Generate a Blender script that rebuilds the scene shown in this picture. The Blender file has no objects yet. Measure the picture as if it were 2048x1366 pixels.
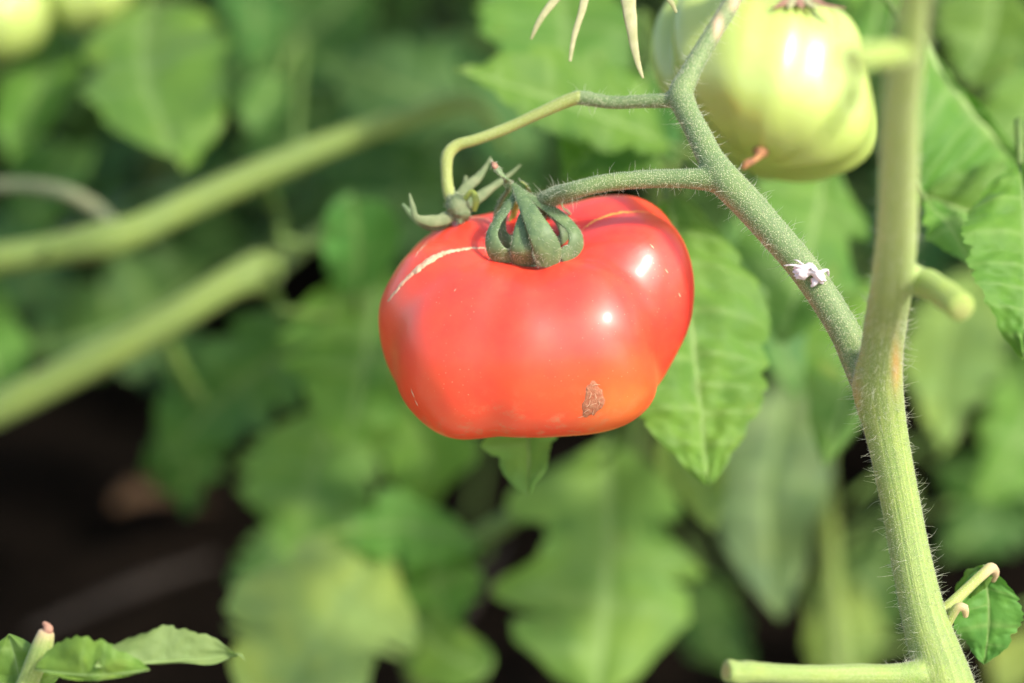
import bpy, bmesh, math, random
import numpy as np
from mathutils import Vector, Matrix, Quaternion, noise as mnoise
from mathutils.bvhtree import BVHTree

R = math.radians
SC = bpy.context.scene
COL = SC.collection
random.seed(7)

# ------------------------------------------------------------------ camera
CAM_H, PITCH, FOCUS, LENS = 0.62, R(22), 0.70, 100.0
CAM = Vector((0, 0, CAM_H))
FWD = Vector((0, math.cos(PITCH), -math.sin(PITCH)))
UP = Vector((0, math.sin(PITCH), math.cos(PITCH)))
RIGHT = Vector((1, 0, 0))
BACK = -FWD
cd = bpy.data.cameras.new('camera')
cam = bpy.data.objects.new('camera', cd)
COL.objects.link(cam)
cam.location = CAM
cam.rotation_euler = (R(90) - PITCH, 0, 0)
cd.lens, cd.sensor_width, cd.sensor_fit = LENS, 36.0, 'HORIZONTAL'
cd.clip_start, cd.clip_end = 0.02, 500
cd.dof.use_dof = True
cd.dof.focus_distance = FOCUS + 0.006
cd.dof.aperture_fstop = 5.0
SC.camera = cam

# ------------------------------------------------------------------ light
SUN = Vector((0.58, -0.42, 0.70)).normalized()          # towards the sun
w = bpy.data.worlds.new('World')
SC.world = w
w.use_nodes = True
nt = w.node_tree
sky = nt.nodes.new('ShaderNodeTexSky')
sky.sky_type = 'NISHITA'
sky.sun_disc = False
sky.sun_elevation = math.asin(SUN.z)
sky.sun_rotation = math.atan2(SUN.x, SUN.y)
sky.dust_density = 2.5
sky.air_density = 1.0
nt.links.new(sky.outputs[0], nt.nodes['Background'].inputs[0])
nt.nodes['Background'].inputs[1].default_value = 0.15
sl = bpy.data.lights.new('sun', 'SUN')
sl.energy, sl.angle, sl.color = 2.6, R(6.0), (1.0, 0.95, 0.86)
so = bpy.data.objects.new('sun', sl)
COL.objects.link(so)
so.rotation_euler = SUN.to_track_quat('Z', 'Y').to_euler()
so.location = (1, -1, 2)

vs = SC.view_settings
vs.view_transform, vs.look, vs.gamma = 'Standard', 'None', 1.0
vs.use_curve_mapping = False
vs.exposure = 1.24
SC.render.engine = 'CYCLES'
SC.cycles.use_denoising = True
SC.cycles.max_bounces = 8
SC.cycles.transmission_bounces = 6

# ------------------------------------------------------------------ space helpers
K = 36.0 / LENS / 2048.0


def P(px, py, d=0.0):
    """a point of the place: photo column and row at a distance d (m) behind the focus plane"""
    z = FOCUS + d
    return CAM + FWD * z + RIGHT * ((px - 1024) * K * z) + UP * ((683 - py) * K * z)


def S(d=0.0):
    return K * (FOCUS + d)


def project(v):
    q = v - CAM
    z = q.dot(FWD)
    return 1024 + q.dot(RIGHT) / z / K, 683 - q.dot(UP) / z / K, z - FOCUS


def spline(ctrl, step=0.0012):
    """Catmull-Rom through rows of numbers whose first three are xyz"""
    c = np.array(ctrl, float)
    if len(c) == 2:
        c = np.vstack([c[0], (c[0] + c[1]) / 2, c[1]])
    h = np.maximum(np.linalg.norm(np.diff(c[:, :3], axis=0), axis=1), 1e-9) ** 0.6
    sl_ = np.diff(c, axis=0) / h[:, None]
    m = np.zeros_like(c)
    m[0], m[-1] = sl_[0], sl_[-1]
    m[1:-1] = (sl_[:-1] * h[1:, None] + sl_[1:] * h[:-1, None]) / (h[:-1] + h[1:])[:, None]
    out = []
    for i in range(len(c) - 1):
        n = max(2, int(np.linalg.norm(c[i + 1, :3] - c[i, :3]) / step))
        t = np.linspace(0, 1, n, endpoint=False)[:, None]
        out.append((2 * t ** 3 - 3 * t ** 2 + 1) * c[i] + (t ** 3 - 2 * t ** 2 + t) * h[i] * m[i] + (3 * t ** 2 - 2 * t ** 3) * c[i + 1] + (t ** 3 - t ** 2) * h[i] * m[i + 1])
    out.append(c[-1:])
    return np.vstack(out)


def px_path(pts, step=0.0012):
    """(px, py, d, full width in px) rows to xyz + radius"""
    rows = []
    for a in pts:
        p = P(a[0], a[1], a[2])
        rows.append((p.x, p.y, p.z, a[3] * 0.5 * S(a[2])))
    return spline(rows, step)


def unit(a):
    return a / np.maximum(np.linalg.norm(a, axis=-1, keepdims=True), 1e-12)


def sweep(path, sides=16, flat=1.0, normals=None, cap=True, keel=0.0, wob=0.0, seed=0, dome_h=0.6):
    """tube along path rows (xyz, r); flat < 1 gives a ribbon whose flat side faces normals"""
    p = path[:, :3]
    r = path[:, 3].copy()
    T = unit(np.gradient(p, axis=0))
    N = np.zeros_like(p)
    if normals is None:
        a = np.array([0, 0, 1.0]) if abs(T[0][2]) < 0.9 else np.array([1.0, 0, 0])
        n = a - T[0] * a.dot(T[0])
        N[0] = n / np.linalg.norm(n)
        for i in range(1, len(p)):
            n = N[i - 1] - T[i] * N[i - 1].dot(T[i])
            N[i] = n / max(np.linalg.norm(n), 1e-9)
    else:
        N = normals - T * np.sum(normals * T, axis=1, keepdims=True)
        N = unit(N)
    B = np.cross(T, N)
    if wob:
        rs = np.random.RandomState(seed)
        k = np.interp(np.linspace(0, 1, len(r)), np.linspace(0, 1, 14), rs.uniform(-1, 1, 14))
        r = r * (1 + wob * k)
    if cap:
        k = 4
        def dome(i, s):
            rows = []
            for j in range(1, k + 1):
                an = j / k * math.pi / 2
                rows.append((p[i] + T[i] * s * r[i] * math.sin(an) * (dome_h if flat == 1 else 0.2), max(r[i] * math.cos(an), 1e-6), N[i], B[i]))
            return rows
        a, b = dome(0, -1)[::-1], dome(-1, 1)
        p = np.vstack([[x[0] for x in a], p, [x[0] for x in b]])
        r = np.concatenate([[x[1] for x in a], r, [x[1] for x in b]])
        N = np.vstack([[x[2] for x in a], N, [x[2] for x in b]])
        B = np.vstack([[x[3] for x in a], B, [x[3] for x in b]])
    an = np.linspace(0, 2 * math.pi, sides, endpoint=False)
    ca, sa = np.cos(an), np.sin(an)
    V = p[:, None, :] + r[:, None, None] * (B[:, None, :] * ca[None, :, None] + N[:, None, :] * (sa * flat + keel * (1 - ca * ca))[None, :, None])
    n, m = len(p), sides
    V = V.reshape(-1, 3)
    i, j = np.meshgrid(np.arange(n - 1), np.arange(m), indexing='ij')
    jn = (j + 1) % m
    F = np.stack([i * m + j, i * m + jn, (i + 1) * m + jn, (i + 1) * m + j], -1).reshape(-1, 4)
    return V, F


def merge(parts):
    V, F, o = [], [], 0
    for v, f in parts:
        V.append(v)
        F.append(f + o)
        o += len(v)
    return np.vstack(V), np.vstack(F)


WORLD = {}


def mesh_of(name, V, F, smooth=True):
    me = bpy.data.meshes.new(name)
    V = np.asarray(V, np.float32)
    if isinstance(F, np.ndarray):
        k = F.shape[1]
        me.vertices.add(len(V))
        me.vertices.foreach_set('co', V.ravel())
        me.loops.add(F.size)
        me.loops.foreach_set('vertex_index', F.astype(np.int32).ravel())
        me.polygons.add(len(F))
        me.polygons.foreach_set('loop_start', np.arange(0, F.size, k, dtype=np.int32))
        me.update(calc_edges=True)
        me.validate()
    else:
        me.from_pydata(V.tolist(), [], F)
    if smooth:
        me.shade_smooth()
    return me


def link(o, parent=None, origin=(0, 0, 0)):
    COL.objects.link(o)
    origin = Vector(origin)
    WORLD[o.name] = origin
    if parent is not None:
        o.parent = parent
        o.location = origin - WORLD[parent.name]
    else:
        o.location = origin
    return o


def obj(name, V, F, mat, parent=None, origin=None, attrs=None, smooth=True, uv=None):
    V = np.asarray(V, float)
    if origin is None:
        origin = V.mean(axis=0)
    me = mesh_of(name, V - np.array(origin), F, smooth)
    if attrs:
        for k, a in attrs.items():
            a = np.asarray(a, np.float32)
            if a.ndim == 1:
                at = me.attributes.new(k, 'FLOAT', 'POINT')
                at.data.foreach_set('value', a)
            else:
                at = me.attributes.new(k, 'FLOAT_VECTOR', 'POINT')
                at.data.foreach_set('vector', a.ravel())
    me.materials.append(mat)
    o = bpy.data.objects.new(name, me)
    return link(o, parent, origin)


def tag(o, label=None, cat=None, group=None, kind=None):
    if label: o['label'] = label
    if cat: o['category'] = cat
    if group: o['group'] = group
    if kind: o['kind'] = kind
    return o


def thing(name, loc, label, cat, group=None):
    o = bpy.data.objects.new(name, None)
    o.empty_display_size = 0.02
    link(o, None, loc)
    return tag(o, label, cat, group)


# ------------------------------------------------------------------ materials
class NT:
    def __init__(self, name):
        self.m = bpy.data.materials.new(name)
        self.m.use_nodes = True
        self.t = self.m.node_tree
        self.b = self.t.nodes['Principled BSDF']
        self.out = self.t.nodes['Material Output']

    def n(self, typ, **kw):
        x = self.t.nodes.new(typ)
        for k, v in kw.items():
            setattr(x, k, v)
        return x

    def l(self, a, b):
        self.t.links.new(a, b)

    def noise(self, scale, detail=3, rough=0.55, vec=None, dist=0.0):
        x = self.n('ShaderNodeTexNoise')
        x.inputs['Scale'].default_value = scale
        x.inputs['Detail'].default_value = detail
        x.inputs['Roughness'].default_value = rough
        x.inputs['Distortion'].default_value = dist
        if vec is not None:
            self.l(vec, x.inputs['Vector'])
        return x.outputs['Fac']

    def ramp(self, fac, stops):
        x = self.n('ShaderNodeValToRGB')
        e = x.color_ramp.elements
        while len(e) < len(stops):
            e.new(0.5)
        for el, (p, c) in zip(e, stops):
            el.position = p
            el.color = (c, c, c, 1) if isinstance(c, (int, float)) else (*c, 1)
        self.l(fac, x.inputs[0])
        return x.outputs[0]

    def mix(self, fac, a, b, mode='MIX'):
        x = self.n('ShaderNodeMix', data_type='RGBA', blend_type=mode)
        for s, v in ((x.inputs[0], fac), (x.inputs[6], a), (x.inputs[7], b)):
            if isinstance(v, (int, float)):
                s.default_value = v
            elif isinstance(v, tuple):
                s.default_value = (*v, 1)
            else:
                self.l(v, s)
        return x.outputs[2]

    def math(self, op, a, b=0.0):
        x = self.n('ShaderNodeMath', operation=op)
        for s, v in zip(x.inputs, (a, b)):
            if isinstance(v, (int, float)):
                s.default_value = v
            else:
                self.l(v, s)
        return x.outputs[0]

    def attr(self, name):
        return self.n('ShaderNodeAttribute', attribute_name=name)

    def bump(self, h, strength, dist):
        x = self.n('ShaderNodeBump')
        x.inputs['Strength'].default_value = strength
        x.inputs['Distance'].default_value = dist
        self.l(h, x.inputs['Height'])
        self.l(x.outputs[0], self.b.inputs['Normal'])
        return x.outputs[0]

    def coords(self, which='Object'):
        return self.n('ShaderNodeTexCoord').outputs[which]

    def set(self, **kw):
        for k, v in kw.items():
            s = self.b.inputs[k.replace('_', ' ')]
            if hasattr(v, 'is_linked'):
                self.l(v, s)
            elif isinstance(v, tuple):
                s.default_value = (*v, 1) if len(s.default_value) == 4 else v
            else:
                s.default_value = v


def mat_leaf():
    t = NT('leaf_tissue')
    oi = t.n('ShaderNodeObjectInfo')
    geo = t.n('ShaderNodeNewGeometry')
    vec = t.coords('Object')
    big = t.noise(28, 3, 0.6, vec)
    fine = t.noise(420, 3, 0.6, vec)
    base = oi.outputs['Color']
    c = t.mix(t.ramp(big, [(0.38, 0.0), (0.66, 0.8)]), base, t.mix(1.0, base, (1.32, 1.15, 0.75), 'MULTIPLY'))
    dk = t.noise(52, 3, 0.6, vec, 0.6)
    c = t.mix(t.ramp(dk, [(0.46, 0.0), (0.68, 0.6)]), c, t.mix(1.0, c, (0.55, 0.72, 0.85), 'MULTIPLY'))
    c = t.mix(t.ramp(fine, [(0.3, 0.0), (0.8, 0.35)]), c, t.mix(1.0, c, (0.62, 0.72, 0.7), 'MULTIPLY'))
    # yellowed flecks of old foliage
    spot = t.noise(70, 2, 0.5, vec)
    c = t.mix(t.ramp(spot, [(0.66, 0.0), (0.76, 0.5)]), c, (0.22, 0.26, 0.04))
    vein = t.attr('vein').outputs['Fac']
    c = t.mix(t.math('MULTIPLY', vein, 0.58), c, (0.25, 0.37, 0.11))
    c = t.mix(t.math('MULTIPLY', geo.outputs['Backfacing'], 0.45), c, (0.20, 0.28, 0.11))
    t.set(Base_Color=c, Roughness=0.60, Specular_IOR_Level=0.30)
    t.b.inputs['Sheen Weight'].default_value = 0.08
    h = t.math('ADD', fine, t.math('MULTIPLY', vein, -0.6))
    t.bump(h, 0.5, 0.0006)
    tr = t.n('ShaderNodeBsdfTranslucent')
    t.l(t.mix(1.0, c, (1.05, 1.25, 0.45), 'MULTIPLY'), tr.inputs[0])
    mx = t.n('ShaderNodeMixShader')
    mx.inputs[0].default_value = 0.40
    t.l(t.b.outputs[0], mx.inputs[1])
    t.l(tr.outputs[0], mx.inputs[2])
    t.l(mx.outputs[0], t.out.inputs[0])
    return t.m


def mat_stem(name, c1, c2, c3, bump=0.5, ribs=0.4, speck=0.5):
    t = NT(name)
    su = t.attr('stem').outputs['Vector']
    mp = t.n('ShaderNodeMapping')
    mp.inputs['Scale'].default_value = (60, 1, 1)
    t.l(su, mp.inputs['Vector'])
    vec = t.coords('Object')
    streak = t.noise(2.6, 4, 0.6, mp.outputs[0], 0.3)
    blot = t.noise(90, 3, 0.6, vec)
    sp = t.n('ShaderNodeTexVoronoi')
    sp.inputs['Scale'].default_value = 2300
    t.l(vec, sp.inputs['Vector'])
    dots = t.ramp(sp.outputs['Distance'], [(0.18, 1.0), (0.42, 0.0)])
    c = t.mix(t.ramp(streak, [(0.32, 0.0), (0.68, 1.0)]), c1, c2)
    c = t.mix(t.ramp(blot, [(0.45, 0.0), (0.75, 0.6)]), c, t.mix(1.0, c, (1.25, 1.15, 0.8), 'MULTIPLY'))
    c = t.mix(t.math('MULTIPLY', dots, speck), c, (0.62, 0.62, 0.36))
    stain = t.attr('stain').outputs['Fac']
    c = t.mix(stain, c, c3)
    c = t.mix(t.attr('pale').outputs['Fac'], c, (0.37, 0.46, 0.15))
    cork = t.attr('cork').outputs['Fac']
    c = t.mix(cork, c, (0.55, 0.34, 0.22))
    t.set(Base_Color=c, Roughness=0.6, Specular_IOR_Level=0.3)
    t.b.inputs['Sheen Weight'].default_value = 0.10
    t.b.inputs['Sheen Roughness'].default_value = 0.4
    t.b.inputs['Subsurface Weight'].default_value = 0.15
    t.b.inputs['Subsurface Radius'].default_value = (0.6, 1.0, 0.3)
    t.b.inputs['Subsurface Scale'].default_value = 0.002
    h = t.math('ADD', t.math('MULTIPLY', streak, ribs), t.math('MULTIPLY', dots, 0.35))
    t.bump(h, bump, 0.0006)
    return t.m


def mat_plain(name, c1, c2, scale=200, rough=0.6, bump=0.3, dist=0.0004, spec=0.3, trans=0.0):
    t = NT(name)
    vec = t.coords('Object')
    f = t.noise(scale, 4, 0.6, vec)
    t.set(Base_Color=t.ramp(f, [(0.3, c1), (0.7, c2)]), Roughness=rough, Specular_IOR_Level=spec)
    t.bump(f, bump, dist)
    if trans:
        tr = t.n('ShaderNodeBsdfTranslucent')
        tr.inputs[0].default_value = (*[(a + b) / 2 for a, b in zip(c1, c2)], 1)
        mx = t.n('ShaderNodeMixShader')
        mx.inputs[0].default_value = trans
        t.l(t.b.outputs[0], mx.inputs[1])
        t.l(tr.outputs[0], mx.inputs[2])
        t.l(mx.outputs[0], t.out.inputs[0])
    return t.m


def mat_red():
    t = NT('red_tomato_skin')
    vec = t.coords('Object')
    ripe = t.attr('ripe').outputs['Fac']
    n1 = t.noise(38, 4, 0.6, vec)
    n2 = t.noise(130, 4, 0.65, vec)
    r = t.math('ADD', ripe, t.math('MULTIPLY', t.math('SUBTRACT', n1, 0.5), 0.55))
    c = t.ramp(r, [(0.0, (0.80, 0.24, 0.045)), (0.35, (0.76, 0.096, 0.023)), (0.62, (0.75, 0.053, 0.024)), (1.0, (0.73, 0.038, 0.031))])
    c = t.mix(t.ramp(n2, [(0.4, 0.0), (0.8, 0.22)]), c, (0.78, 0.15, 0.05))
    # pale pin-prick lenticels and dust
    v = t.n('ShaderNodeTexVoronoi')
    v.inputs['Scale'].default_value = 640
    v.inputs['Randomness'].default_value = 1.0
    t.l(vec, v.inputs['Vector'])
    dots = t.ramp(v.outputs['Distance'], [(0.05, 1.0), (0.14, 0.0)])
    few = t.ramp(t.noise(60, 2, 0.5, vec), [(0.42, 0.05), (0.66, 0.42)])
    c = t.mix(t.math('MULTIPLY', dots, few), c, (0.85, 0.50, 0.30))
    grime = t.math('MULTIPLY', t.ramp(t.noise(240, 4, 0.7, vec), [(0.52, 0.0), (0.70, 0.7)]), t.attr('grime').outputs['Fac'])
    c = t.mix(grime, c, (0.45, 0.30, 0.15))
    t.set(Base_Color=c, Roughness=t.ramp(t.noise(55, 4, 0.65, vec), [(0.3, 0.38), (0.7, 0.50)]), Specular_IOR_Level=0.45, Coat_Weight=0.26, Coat_Roughness=0.17)
    t.b.inputs['Subsurface Weight'].default_value = 0.32
    t.b.inputs['Subsurface Radius'].default_value = (1.0, 0.25, 0.1)
    t.b.inputs['Subsurface Scale'].default_value = 0.004
    h = t.math('ADD', t.noise(160, 3, 0.5, vec), t.math('MULTIPLY', t.noise(1500, 2, 0.5, vec), 0.10))
    t.bump(h, 0.10, 0.0006)
    return t.m


def mat_green_fruit(name, pale=1.0):
    t = NT(name)
    vec = t.coords('Object')
    rib = t.attr('groove').outputs['Fac']
    n1 = t.noise(45, 4, 0.6, vec)
    c = t.ramp(n1, [(0.3, (0.31 * pale, 0.40 * pale, 0.085)), (0.7, (0.40 * pale, 0.48 * pale, 0.13))])
    c = t.mix(t.math('MULTIPLY', rib, 0.12), c, (0.28, 0.40, 0.07))
    t.set(Base_Color=c, Roughness=0.36, Specular_IOR_Level=0.5, Coat_Weight=0.45, Coat_Roughness=0.14)
    t.b.inputs['Subsurface Weight'].default_value = 0.3
    t.b.inputs['Subsurface Radius'].default_value = (0.8, 1.0, 0.25)
    t.b.inputs['Subsurface Scale'].default_value = 0.005
    t.bump(t.noise(300, 3, 0.5, vec), 0.08, 0.0005)
    return t.m


def mat_soil():
    t = NT('dark_soil')
    vec = t.coords('Object')
    n1 = t.noise(7, 6, 0.65, vec)
    n2 = t.noise(60, 5, 0.7, vec)
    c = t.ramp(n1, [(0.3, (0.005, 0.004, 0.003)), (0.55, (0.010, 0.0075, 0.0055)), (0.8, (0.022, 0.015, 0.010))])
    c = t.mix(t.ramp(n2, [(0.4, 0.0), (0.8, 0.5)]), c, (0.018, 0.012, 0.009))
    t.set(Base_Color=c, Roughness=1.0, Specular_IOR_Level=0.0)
    t.bump(t.math('ADD', n1, n2), 0.9, 0.02)
    return t.m


M_LEAF = mat_leaf()
M_STEM = mat_stem('main_stem_skin', (0.145, 0.225, 0.050), (0.260, 0.335, 0.090), (0.55, 0.27, 0.07), 0.6, 0.9, 0.28)
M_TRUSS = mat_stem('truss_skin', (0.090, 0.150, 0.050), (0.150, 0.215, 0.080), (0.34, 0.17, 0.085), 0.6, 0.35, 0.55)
M_PEDICEL = mat_stem('pale_pedicel_skin', (0.20, 0.255, 0.055), (0.31, 0.345, 0.105), (0.5, 0.25, 0.1), 0.5, 0.4, 0.3)
M_STUB = mat_stem('stump_skin', (0.20, 0.29, 0.05), (0.30, 0.38, 0.09), (0.40, 0.34, 0.16), 0.5, 0.4, 0.2)
M_BSTEM = mat_stem('background_stem_skin', (0.10, 0.165, 0.028), (0.165, 0.225, 0.048), (0.42, 0.32, 0.18), 0.4, 0.5, 0.2)
M_PETIOLE = mat_plain('petiole_skin', (0.075, 0.14, 0.025), (0.12, 0.18, 0.04), 300)
M_RIB = mat_plain('midrib_skin', (0.20, 0.30, 0.09), (0.27, 0.37, 0.12), 300)
M_SEPAL = mat_plain('sepal_green', (0.072, 0.128, 0.050), (0.155, 0.220, 0.086), 420, 0.55, 0.5, 0.0004, 0.4, 0.12)
M_SEPAL_IN = mat_plain('sepal_inner_yellow', (0.18, 0.24, 0.04), (0.30, 0.34, 0.07), 420, 0.6, 0.4, 0.0004, 0.3, 0.2)
M_SEPAL_PALE = mat_plain('withered_sepal', (0.12, 0.17, 0.075), (0.23, 0.26, 0.13), 300, 0.7, 0.4, 0.0004, 0.2, 0.15)
M_SEPAL_DRY = mat_plain('dry_sepal', (0.30, 0.31, 0.14), (0.46, 0.43, 0.24), 300, 0.7, 0.4, 0.0004, 0.2, 0.15)
M_TIP = mat_plain('browned_tip', (0.20, 0.10, 0.07), (0.36, 0.20, 0.13), 500, 0.8)
M_HAIR = mat_plain('plant_hair', (0.62, 0.64, 0.46), (0.78, 0.78, 0.62), 500, 0.4, 0.0, 0.0001, 0.5, 0.4)
M_RED = mat_red()
M_GREEN = mat_green_fruit('green_tomato_skin')
M_PALE = mat_green_fruit('pale_tomato_skin', 0.95)
M_CORK = mat_plain('cork_scar', (0.48, 0.26, 0.14), (0.70, 0.48, 0.31), 900, 0.85, 0.8, 0.0005, 0.15)
M_SEAM = mat_plain('orange_seam', (0.80, 0.26, 0.03), (0.85, 0.38, 0.07), 600, 0.45, 0.2, 0.0002, 0.5)
M_SCAB = mat_plain('grey_scab', (0.36, 0.10, 0.05), (0.42, 0.20, 0.115), 1100, 0.85, 0.7, 0.0006, 0.1)
M_SCABEDGE = mat_plain('scab_flake', (0.48, 0.26, 0.15), (0.60, 0.38, 0.25), 900, 0.9, 0.8, 0.0005, 0.1)
M_SKIN = mat_plain('shed_insect_skin', (0.62, 0.52, 0.52), (0.86, 0.78, 0.78), 700, 0.7, 0.8, 0.0006, 0.2, 0.25)
M_BLOSSOM = mat_plain('blossom_scar', (0.16, 0.07, 0.04), (0.42, 0.20, 0.08), 500, 0.85)
M_DRYLEAF = mat_plain('dead_leaf', (0.040, 0.020, 0.008), (0.085, 0.045, 0.018), 120, 0.85, 0.6, 0.002)
M_STRAW = mat_plain('dry_twig', (0.018, 0.013, 0.010), (0.035, 0.026, 0.02), 120, 0.9)
M_OLD = mat_plain('old_greyish_stem', (0.085, 0.11, 0.055), (0.15, 0.16, 0.085), 120, 0.8)
M_SOIL = mat_soil()

# ------------------------------------------------------------------ ground
def build_ground():
    n = 150
    xs = np.linspace(-1, 1, n)
    xs = np.sign(xs) * (np.abs(xs) ** 2.6) * 60
    ys = xs + 1.45
    X, Y = np.meshgrid(xs, ys, indexing='ij')
    Z = np.zeros_like(X)
    for i in range(n):
        for j in range(n):
            if abs(X[i, j]) < 3 and abs(Y[i, j] - 1.45) < 3:
                v = Vector((X[i, j], Y[i, j], 0))
                Z[i, j] = 0.022 * mnoise.fractal(v * 9, 1.0, 2.0, 4) + 0.014 * mnoise.noise(v * 30)
    V = np.stack([X, Y, Z], -1).reshape(-1, 3)
    i, j = np.meshgrid(np.arange(n - 1), np.arange(n - 1), indexing='ij')
    F = np.stack([i * n + j, (i + 1) * n + j, (i + 1) * n + j + 1, i * n + j + 1], -1).reshape(-1, 4)
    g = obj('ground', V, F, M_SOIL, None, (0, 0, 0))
    tag(g, 'dark crumbly garden soil lying in shade under the plants', None, None, 'structure')


build_ground()
pv, pf = [], []  # unseen pale ground sheet, added to bounce light onto fruit and leaf undersides
for i_, yy in enumerate((-60.0, -8.0, -1.0, 0.2, 0.62, 0.72)):
    for j_, xx in enumerate((-60, -8, -2, -0.6, 0, 0.6, 2, 8, 60)):
        pv.append((xx, yy + (0.03 * math.sin(xx * 5) if i_ == 5 else 0), 0.034 if i_ < 5 else 0.0))
        if i_ < 5 and j_ < 8:
            a_ = i_ * 9 + j_
            pf.append((a_, a_ + 1, a_ + 10, a_ + 9))
tag(obj('path', np.array(pv), np.array(pf), mat_plain('bounce_ground', (0.26, 0.22, 0.15), (0.42, 0.36, 0.25), 18, 0.95, 0.6, 0.01, 0.1), None, (0, 0, 0)),
    'unseen pale ground sheet added in front of the bed to bounce light', None, None, 'structure')

# ------------------------------------------------------------------ leaf generator
def leaf_mesh(L, W, seed=0, fold=0.25, curl=0.5, teeth=5, depth=0.28, wave=0.10, pucker=0.035, nu=60, nv=10, twist=0.0, a=0.55, b=0.85, asym=(1, 1), bend=None):
    """leaf blade in its own frame: x along the midrib from base to tip, y across, z out of the upper face"""
    rs = random.Random(seed)
    u = np.linspace(0, 1, nu + 1)
    pk = a / (a + b)
    shape = (np.maximum(u, 1e-6) ** a) * (np.maximum(1 - u, 0) ** b) / (pk ** a * (1 - pk) ** b)
    v = np.linspace(-1, 1, 2 * nv + 1)
    ph = [rs.random() for _ in range(8)]
    Y = np.zeros((nu + 1, 2 * nv + 1))
    X = np.zeros_like(Y)
    Z = np.zeros_like(Y)
    vein = np.zeros_like(Y)
    nvn = teeth
    for side in (-1, 1):
        off = 0.5 * (side > 0) + 0.12 * ph[0]
        k = u * nvn + off + 0.30 * np.sin(u * 9 + ph[7] * 6 + side) * np.clip(u * 4, 0, 1)
        fr = k - np.floor(k)
        saw = (0.5 - 0.5 * np.cos(2 * math.pi * fr ** 1.45)) ** 0.55          # blunt lobes leaning to the tip
        small = np.abs(((u * nvn * 3 + ph[1 + (side > 0)]) % 1) - 0.5) * 2
        irregular = 0.9 + 0.6 * np.sin(np.floor(k) * 2.3 + ph[3] * 6)
        ww = shape * (1 - depth * irregular * (1 - saw) * np.clip(u * 6, 0, 1) - 0.06 * small * (0.4 + ph[6])) * (1 + 0.16 * math.sin(ph[4] * 6) * side)
        ww = np.maximum(ww, 0.0) * asym[side > 0]
        sel = (v * side) >= 0
        vv = np.abs(v[sel])[None, :]
        hw = (W / 2) * ww[:, None]
        y = vv * hw
        x = u[:, None] * L + 0.55 * y * (1 - u[:, None]) * (0.6 + 0.4 * vv) - 0.10 * y
        lat = np.exp(-(((fr - 0.72 + 0.5) % 1 - 0.5)[:, None] / 0.075) ** 2) * (1 - 0.65 * vv)
        mid = np.exp(-(y / (W * 0.012)) ** 2)
        ve = np.maximum(lat * 0.8 * np.clip(u * 8, 0, 1)[:, None], mid)
        z = fold * y
        z = z + pucker * W * (0.5 - np.abs(((fr - 0.22) % 1) - 0.5))[:, None] * 2 * np.sin(math.pi * np.clip(vv, 0, 1) ** 0.8)
        z = z + wave * W * vv ** 2 * (np.sin(u * 7 + ph[5] * 6 + side)[:, None] * 0.6 + np.sin(u * 17 + ph[6] * 6 + 2 * side)[:, None] * 0.3)
        z = z - 0.20 * fold * y * vv
        z = z + 0.30 * pucker * W * np.sin(vv * 13 + ph[0] * 6 + np.floor(k)[:, None] * 1.7) * np.sin(2 * math.pi * fr)[:, None] * (1 - vv) ** 0.3
        z = z + 0.035 * W * np.sin(u[:, None] * 11 + vv * 4 * side + ph[2] * 6) * vv * np.sin(u[:, None] * 5 + ph[1] * 9)
        X[:, sel], Y[:, sel], Z[:, sel], vein[:, sel] = x, side * y, z, ve
    Y = Y + (0.09 * (ph[2] - 0.5) * 2 if bend is None else bend) * L * np.sin(math.pi * u)[:, None]
    if twist:
        an = twist * (X / L)
        Y, Z = Y * np.cos(an) - Z * np.sin(an), Y * np.sin(an) + Z * np.cos(an)
    if abs(curl) > 1e-4:                      # bend downwards along the length
        kx = curl / L
        th = X * kx
        r = 1 / kx
        X, Z = (r + Z) * np.sin(th), (r + Z) * np.cos(th) - r
    V = np.stack([X, Y, Z], -1)
    n, m = V.shape[:2]
    i, j = np.meshgrid(np.arange(n - 1), np.arange(m - 1), indexing='ij')
    F = np.stack([i * m + j, (i + 1) * m + j, (i + 1) * m + j + 1, i * m + j + 1], -1).reshape(-1, 4)
    return V, F, vein


RASYM = (1.0, 0.07)
GREEN = (0.104, 0.222, 0.030)
BLUE = (0.078, 0.188, 0.040)
DEEP = (0.054, 0.138, 0.022)
LIME = (0.105, 0.235, 0.028)
YELL = (0.190, 0.280, 0.050)
PALE = (0.165, 0.300, 0.060)
GREY = (0.105, 0.175, 0.065)


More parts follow.
